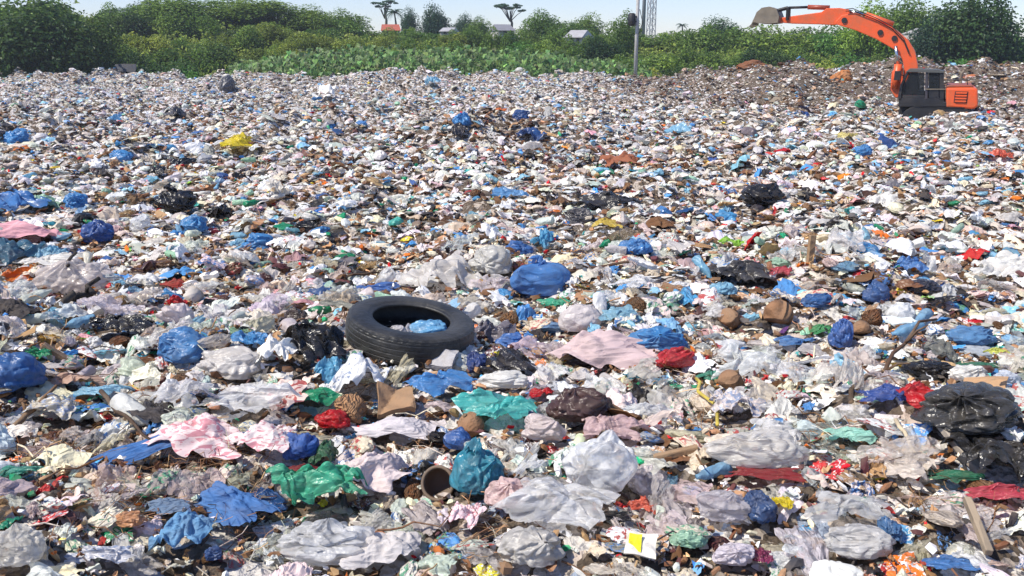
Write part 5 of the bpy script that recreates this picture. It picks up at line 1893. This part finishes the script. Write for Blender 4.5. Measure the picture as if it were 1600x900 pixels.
def broad_leaves():
    """big heart-shaped leaves on stalks along the back edge of the dump"""
    g = np.random.default_rng(9)
    n = 7500
    px = g.uniform(370, 1010, n)
    y = g.uniform(66.6, 80, n)
    top = np.interp(px, [370, 430, 560, 800, 930, 1010], [112, 90, 78, 80, 94, 108])
    x = (px - 800) / F * y * 1.0
    zg = EYE - np.interp(y, [66, 68, 72, 80], [2.25, 2.2, 1.9, 1.1])
    zt = EYE - (top - 75) / F * y
    z = zg + (np.maximum(zt - zg, 0.25)) * g.uniform(0.05, 1.0, n) ** 1.25 * (1.0 + 0.22 * np.sin(x * 1.1 + y) + g.normal(0, 0.08, n))
    C = np.stack([x, y, z], -1)
    N = np.stack([g.normal(0, 0.45, n), -0.55 + g.normal(0, 0.35, n), 0.6 + g.normal(0, 0.25, n)], -1)
    N /= np.linalg.norm(N, axis=1)[:, None]
    # heart outline, 7 verts around a folded midrib
    out = np.array([(0, 0.08, 0), (0.34, 0.26, -.05), (0.42, -0.06, -.06), (0.24, -0.4, -.1), (0, -0.66, -.22), (-0.24, -0.4, -.1), (-0.42, -0.06, -.06), (-0.34, 0.26, -.05)])
    dn = np.stack([g.normal(0, 0.3, n), -0.4 * np.ones(n), -1 * np.ones(n)], -1)
    Tn = dn - (dn * N).sum(1)[:, None] * N
    Tn /= np.linalg.norm(Tn, axis=1)[:, None]
    B = np.cross(N, Tn)
    s = g.uniform(0.2, 0.52, n)
    W = C[:, None, :] + s[:, None, None] * (B[:, None, :] * out[None, :, 0:1] - Tn[:, None, :] * out[None, :, 1:2] + N[:, None, :] * out[None, :, 2:3])
    Fq = np.array([(0, 1, 2, 3), (0, 3, 4, 5), (0, 5, 6, 7)])
    Fc = (Fq[None] + (np.arange(n) * 8)[:, None, None]).reshape(-1, 4)
    c = np.array((0.12, 0.205, 0.06)) * np.exp(g.normal(0, 0.42, (n, 1))) * (1 + g.normal(0, 0.1, (n, 3)))
    o = link('broad_leaf_plants', np_mesh('broad_leaf_plants', W.reshape(-1, 3), Fc, M['leaf'], np.repeat(np.clip(c, 0.004, 1), 8, 0), smooth=False), color=(1, 1, 1))
    tag(o, 'bank of big heart shaped leaves along the back edge of the dump', 'leafy plants', kind='stuff')


undergrowth()
broad_leaves()


def skyline_band():
    g = random.Random(31)
    names = ['bushy', 'leafy', 'spreading', 'thick', 'rounded', 'dense']
    for k, (px, top, kd, mark) in enumerate(((640, 52, 0, 'left of the pointed dark tree'), (665, 54, 4, 'just below the pointed dark tree'), (735, 55, 0, 'right of the small pale roof'), (830, 54, 4, 'right of the grey house'),
                                             (862, 57, 0, 'between the grey house and the pink house'), (950, 56, 4, 'left of the utility pole'), (1010, 60, 0, 'at the foot of the lattice tower'), (1058, 52, 4, 'under the tiny palm'),
                                             (1102, 48, 0, 'right of the tiny palm'), (1150, 44, 4, 'left of the excavator bucket'), (1205, 46, 0, 'straight under the excavator bucket'), (1260, 47, 4, 'straight under the excavator arm'),
                                             (1300, 44, 0, 'under the joint of arm and boom'), (1345, 40, 4, 'under the middle of the boom'), (570, 44, 0, 'where the left slope steps down'), (525, 34, 4, 'on the falling left skyline'))):
        veg('shrub%d' % kd, px, top + g.uniform(-3, 3), 101 + g.uniform(-3, 6), 84, f"{names[k % 6]} green tree in the skyline band {mark}", (0.9, 0.95, 0.9), group='shrubs on the green slope')


skyline_band()


def umbrella_tree(px, top, base, y, wpx, label, seed):
    g = random.Random(seed)
    x, _, zt = at(px, top, y)
    zb = float(hill(x, y))
    h = zt - zb
    u = project(x, y, zt)[2] / F
    r = wpx * u / 2
    t = thing('flat_topped_tree', label, 'tree', (x, y, zb), group='flat topped trees on the skyline')
    bm = bmesh.new()
    tube(bm, [(0, 0, -0.5), (0.1 * r, 0, h * 0.5), (0, 0, h * 0.8)], [0.28, 0.2, 0.1], 8)
    Vs, Fs, Cs, off = [], [], [], 0
    for i in range(9):
        a = g.uniform(0, 6.28)
        rr = r * g.uniform(0.1, 0.7)
        cz = h * g.uniform(0.78, 0.98)
        c = np.array([math.cos(a) * rr, math.sin(a) * rr, cz])
        tube(bm, [(0, 0, h * 0.55), (c[0] * .6, c[1] * .6, cz - 0.5), tuple(c)], [0.09, 0.06, 0.03], 5)
        V, Fc, cl = crown(700 + seed * 20 + i, 260, 5, 0.26, 'blue', spread=(1, 1, 0.28), up=1.0)
        V = V * r * g.uniform(0.3, 0.48) + c
        Vs.append(V)
        Fs.append(Fc + off)
        Cs.append(cl)
        off += len(V)
    bm_obj('trunk', bm, M['bark'], t, True)
    link('crown', np_mesh('crown', np.vstack(Vs), np.vstack(Fs), M['leaf'], np.vstack(Cs), smooth=False), t, (1.3, 1.3, 1.5))


umbrella_tree(600, 0, 45, 150, 52, 'flat topped tree with open branches above the red roof', 1)
umbrella_tree(797, 4, 45, 150, 60, 'flat topped tree with layered crown above the grey house', 2)


def palm(px, top, y, wpx, label, seed):
    g = random.Random(seed)
    x, _, zt = at(px, top, y)
    zb = float(hill(x, y))
    h = zt - zb
    u = project(x, y, zt)[2] / F
    r = wpx * u / 2
    t = thing('palm_tree', label, 'palm tree', (x, y, zb))
    bm = bmesh.new()
    tube(bm, [(0, 0, -0.5), (0.2, 0, h * 0.5), (0, 0, h * 0.92)], [0.2, 0.15, 0.12], 8)
    bm_obj('trunk', bm, M['bark'], t, True)
    Vs, Fs, off = [], [], 0
    for i in range(15):
        a = 2 * PI * i / 15 + g.uniform(-.15, .15)
        el = g.uniform(-0.2, 1.0)
        for k in range(14):
            s = (k + 1) / 14
            rr = r * s * math.cos(el * (1 - s * 0.6))
            zz = h * 0.92 + r * (math.sin(el) * s - 0.7 * s * s)
            c = Vector((math.cos(a) * rr, math.sin(a) * rr, zz))
            for sg in (-1, 1):
                q = Vector((-math.sin(a), math.cos(a), -0.5)) * sg
                q.z = -0.5
                tip = c + q * r * 0.28 * (1 - s * 0.6)
                w = Vector((math.cos(a), math.sin(a), 0)) * r * 0.05
                Vs += [c - w, c + w, tip + w * .3, tip - w * .3]
                Fs.append((off, off + 1, off + 2, off + 3))
                off += 4
    link('crown', np_mesh('crown', np.array([tuple(v) for v in Vs]), np.array(Fs), M['leaf'], np.tile([0.04, 0.09, 0.03], (len(Vs), 1)), smooth=False), t, (1, 1, 1))


palm(1066, 36, 170, 20, 'tiny palm on the skyline right of the lattice tower', 1)
palm(616, 14, 140, 34, 'slender palm beside the flat topped tree on the left', 2)


# ------------------------------------------------------------------ houses, pole and tower beyond the greenery
def house(px, top, y, wpx, hpx, roofm, wallm, label, yaw=0.2, roof_h=0.4):
    x, _, zt = at(px, top, y)
    u = project(x, y, zt)[2] / F
    w, h = wpx * u, hpx * u
    zb = float(hill(x, y)) - 0.2
    zb = min(zb, zt - h)
    t = thing('house', label, 'house', (x, y, zb), (0, 0, yaw))
    H = zt - zb
    he = H - h * roof_h
    bm = bmesh.new()
    box(bm, -w * 0.45, w * 0.45, -2, 2, 0, he)
    wl = bm_obj('wall', bm, wallm, t)
    bm = bmesh.new()
    box(bm, -w * 0.18, w * 0.02, -2.03, -1.9, he - h * 0.5, he - h * 0.1)
    bm_obj('window', bm, M['dark_open'], t)
    bm = bmesh.new()
    box(bm, w * 0.16, w * 0.3, -2.03, -1.9, he - h * 0.5, he - h * 0.1)
    bm_obj('window', bm, M['dark_open'], t)
    bm = bmesh.new()
    vs = [(-w / 2, -2.4, he - 0.1), (w / 2, -2.4, he - 0.1), (w / 2, 2.4, he - 0.1), (-w / 2, 2.4, he - 0.1), (-w / 2 * 0.9, 0, H), (w / 2 * 0.9, 0, H)]
    v = [bm.verts.new(p) for p in vs]
    for f in ((0, 1, 5, 4), (2, 3, 4, 5), (1, 2, 5), (3, 0, 4), (3, 2, 1, 0)):
        bm.faces.new([v[i] for i in f])
    bm_obj('roof', bm, roofm, t)


house(610, 38, 104, 30, 12, M['roof_red'], M['render_w'], 'house with rust red roof on the skyline left of centre', 0.15, 0.7)
house(702, 43, 103, 22, 10, M['roof_white'], M['render_w'], 'low house with pale roof on the skyline', -0.1, 0.5)
house(784, 38, 96, 28, 24, M['roof_grey'], M['concrete'], 'grey house with dark openings half hidden by trees', 0.25, 0.35)
house(905, 47, 94, 30, 20, M['roof_white'], M['render_w'], 'pink walled house with white roof above the dark round tree', -0.35, 0.5)
house(1443, 44, 84, 26, 12, M['roof_white'], M['render_w'], 'pale roofed house showing through the trees at right', 0.2, 0.6)


for px_, tp_, y_, w_, lb_ in ((606, 46, 99, 46, 'leafy shrub hiding the lower half of the red roofed house'), (704, 49, 98, 44, 'leafy shrub just below the small pale roof'),
                             (772, 48, 91, 44, 'leafy shrub covering the left side of the grey house'), (800, 52, 90, 40, 'leafy shrub at the right foot of the grey house'),
                             (892, 58, 89, 44, 'leafy shrub at the left foot of the pink walled house'), (922, 60, 88, 40, 'leafy shrub at the right foot of the pink walled house'),
                             (1440, 52, 81, 50, 'leafy shrub just below the pale roof at right')):
    veg('shrub0' if w_ > 42 else 'shrub4', px_, tp_, y_, w_, lb_, group='shrubs on the green slope')


def pole():
    x, y, z = at(993, 110, 67.5)
    z = 1.7 - 2.2
    u = 67.5 / F
    t = thing('utility_pole', 'grey utility pole standing at the back edge of the dump', 'utility pole', (x, y, z))
    bm = bmesh.new()
    tube(bm, [(0, 0, -0.5), (0, 0, 4), (0, 0, 8.5)], [0.15, 0.13, 0.11], 12)
    bm_obj('shaft', bm, M['concrete'], t, True)
    bm = bmesh.new()
    box(bm, -0.9, 0.9, -0.2, -0.1, 6.6, 6.75, 0.01)
    bm_obj('cross_arm', bm, M['wood_dark'], t)
    bm = bmesh.new()
    tube(bm, [(-0.42, -0.1, 3.75), (-0.42, -0.1, 3.85), (-0.42, -0.1, 4.55), (-0.42, -0.1, 4.65)], [0.2, 0.27, 0.27, 0.18], 14)
    tb = bm_obj('transformer', bm, M['dark_steel'], t, True)
    bm = bmesh.new()
    box(bm, -0.3, -0.05, -0.13, -0.07, 4.0, 4.1)
    box(bm, -0.3, -0.05, -0.13, -0.07, 4.35, 4.45)
    bm_obj('bracket', bm, M['dark_steel'], t)
    for q in (-0.75, -0.3, 0.3, 0.75):
        bm = bmesh.new()
        tube(bm, [(q, -0.15, 6.75), (q, -0.15, 6.95)], [0.06, 0.04], 8)
        bm_obj('insulator', bm, M['render_w'], t)
    bm = bmesh.new()
    tube(bm, [(0.12, -0.12, 3.2), (0.35, -0.3, 4.0), (0.14, -0.12, 4.9)], 0.03, 6)
    bm_obj('cable_loop', bm, M['dark_steel'], t)


pole()


def tower(px, w_px, y, top, label, legs, rad):
    x, _, _ = at(px, 75, y)
    zb = float(hill(x, y))
    u = y / F
    w = w_px * u
    t = thing('lattice_tower', label, 'tower', (x, y, zb), (0, 0, 0.35))
    pts = [(-w / 2, -w / 2), (w / 2, -w / 2), (w / 2, w / 2), (-w / 2, w / 2)]
    H = top
    for p in pts:
        bm = bmesh.new()
        tube(bm, [(p[0] * 1.25, p[1] * 1.25, 0), (p[0] * 0.9, p[1] * 0.9, H)], rad, 6)
        bm_obj('leg', bm, M['galv'], t)
    n = 12
    for i in range(4):
        a, b = pts[i], pts[(i + 1) % 4]
        bm = bmesh.new()
        for j in range(n):
            z0, z1 = H * j / n, H * (j + 1) / n
            f0, f1 = 1.25 - 0.35 * j / n, 1.25 - 0.35 * (j + 1) / n
            tube(bm, [(a[0] * f0, a[1] * f0, z0), (b[0] * f1, b[1] * f1, z1)], rad * 0.5, 4)
            tube(bm, [(b[0] * f0, b[1] * f0, z0), (a[0] * f1, a[1] * f1, z1)], rad * 0.5, 4)
            tube(bm, [(a[0] * f1, a[1] * f1, z1), (b[0] * f1, b[1] * f1, z1)], rad * 0.45, 4)
        bm_obj('bracing', bm, M['galv'], t)
    bm = bmesh.new()
    tube(bm, [(w * 0.3, -w * 0.6, H * 0.62), (w * 0.3, -w * 0.85, H * 0.62)], [0.5, 0.6], 14)
    bm_obj('dish', bm, M['roof_white'], t)


tower(1016, 8, 190, 26, 'grey lattice radio tower rising beyond the trees', 4, 0.10)


def mast():
    x, _, _ = at(1004, 75, 150)
    zb = float(hill(x, 150))
    t = thing('steel_mast', 'plain grey steel mast between the utility pole and lattice tower', 'mast', (x, 150, zb))
    bm = bmesh.new()
    tube(bm, [(0, 0, 0), (0, 0, 22)], [0.32, 0.24], 10)
    bm_obj('shaft', bm, M['galv'], t, True)
    bm = bmesh.new()
    box(bm, -0.7, 0.7, -0.4, 0.4, 9.2, 10.4, 0.05)
    bm_obj('antenna_panel', bm, M['galv'], t)


mast()


def mound(px, py, wpx, hpx, y, colour, label, name='soil_heap'):
    x, _, zt = at(px, py - hpx / 2, y)
    u = project(x, y, zt)[2] / F
    V, Fc = lump(60, 34, nseed(), crease=1.6, flat=0.5, knot=False, facets=60, lobes=0.3)
    o = link(name, np_mesh(name, V, Fc, M['husk']), color=colour)
    zb = float(terrain(x, y)) - 0.15
    o.scale = (wpx * u, wpx * u * 0.9, zt - zb)
    o.location = (x, y, zb)
    tag(o, label, 'heap')


mound(1312, 122, 46, 26, 50, lin((176, 112, 62)), 'orange brown earth heap left of the excavator boom')
mound(1180, 104, 60, 22, 56, lin((120, 78, 54)), 'rust brown heap on the far crest under the bucket')
mound(1515, 126, 40, 20, 52, lin((190, 112, 70)), 'orange heap behind the excavator counterweight')
mound(1556, 128, 36, 20, 52, lin((226, 206, 176)), 'cream heap right of the excavator counterweight')
mound(1590, 128, 26, 18, 51, lin((176, 120, 80)), 'tan heap at the right edge of the far crest')


def grey_rock():
    x, _, z = at(196, 104, 66.3)
    V, Fc = board(4321, 8, th=0.3, bend=0.1)
    o = link('concrete_slab', np_mesh('concrete_slab', V, Fc, plain_mat('dark_concrete', (0.06, 0.064, 0.075), 0.9, dirt=0.5), smooth=False))
    u = 66.3 / F
    o.scale = (30 * u, 13 * u, 0.4)
    o.location = (x, 66.3, z - 0.15)
    o.rotation_euler = (R(60), 0, R(8))
    tag(o, 'tilted grey concrete slab at the foot of the left slope', 'slab')


grey_rock()

# ------------------------------------------------------------------ light, sky, camera
SUN_EL, SUN_AZ = 52.0, 245.0        # azimuth clockwise from +y (north): 270 is straight from the left, less is from behind the camera
sdir = Vector((math.sin(R(SUN_AZ)) * math.cos(R(SUN_EL)), math.cos(R(SUN_AZ)) * math.cos(R(SUN_EL)), math.sin(R(SUN_EL))))
ld = bpy.data.lights.new('sun', 'SUN')
ld.energy = 3.6
ld.angle = R(0.53)
ld.color = (1.0, 0.93, 0.81)
lo = bpy.data.objects.new('sun', ld)
COL.objects.link(lo)
lo.rotation_euler = sdir.to_track_quat('Z', 'Y').to_euler()
lo.location = sdir * 60
w = bpy.data.worlds.new('World')
SC.world = w
w.use_nodes = True
nt = w.node_tree
bg = nt.nodes['Background']
sky = nt.nodes.new('ShaderNodeTexSky')
sky.sky_type = 'NISHITA'
sky.sun_disc = False
sky.sun_elevation = R(SUN_EL)
sky.sun_rotation = R(SUN_AZ)
sky.altitude = 0
sky.air_density = 1.0
sky.dust_density = 0.2
sky.ozone_density = 4.0
tn = nt.nodes.new('ShaderNodeMix')
tn.data_type = 'RGBA'
tn.blend_type = 'MULTIPLY'
tn.inputs[0].default_value = 1.0
tn.inputs[7].default_value = (0.83, 0.82, 0.97, 1)
nt.links.new(sky.outputs[0], tn.inputs[6])
nt.links.new(tn.outputs[2], bg.inputs['Color'])
bg.inputs['Strength'].default_value = 0.11

HAZE = 0.0006
if HAZE:
    bm = bmesh.new()
    box(bm, -420, 420, -30, 450, -4.4, 34)
    hm, hnt, hout = new_mat('thin_air')
    pv = nd(hnt, 'ShaderNodeVolumePrincipled', Density=HAZE, Anisotropy=0.2)
    pv.inputs['Color'].default_value = (0.82, 0.88, 1.0, 1)
    hnt.links.new(pv.outputs[0], hout.inputs['Volume'])
    hz = bm_obj('haze', bm, hm)
    tag(hz, 'thin pale haze that softens the far trees', 'haze', kind='stuff')

cd = bpy.data.cameras.new('camera')
cd.sensor_fit = 'HORIZONTAL'
cd.sensor_width = 36
cd.lens = 36 * F / 1600
cd.clip_start = 0.05
cd.clip_end = 9000
cam = bpy.data.objects.new('camera', cd)
COL.objects.link(cam)
cam.location = (0, 0, EYE)
cam.rotation_euler = (PI / 2 - PITCH, 0, 0)
SC.camera = cam

SC.view_settings.view_transform = 'Standard'
SC.view_settings.look = 'None'
SC.view_settings.exposure = 0.76
SC.view_settings.gamma = 1.0
SC.view_settings.use_curve_mapping = False
SC.cycles.max_bounces = 6
SC.cycles.diffuse_bounces = 4
SC.cycles.glossy_bounces = 2
SC.cycles.transmission_bounces = 4
SC.cycles.transparent_max_bounces = 6
SC.cycles.use_adaptive_sampling = True
SC.cycles.adaptive_threshold = 0.02
SC.cycles.use_denoising = True
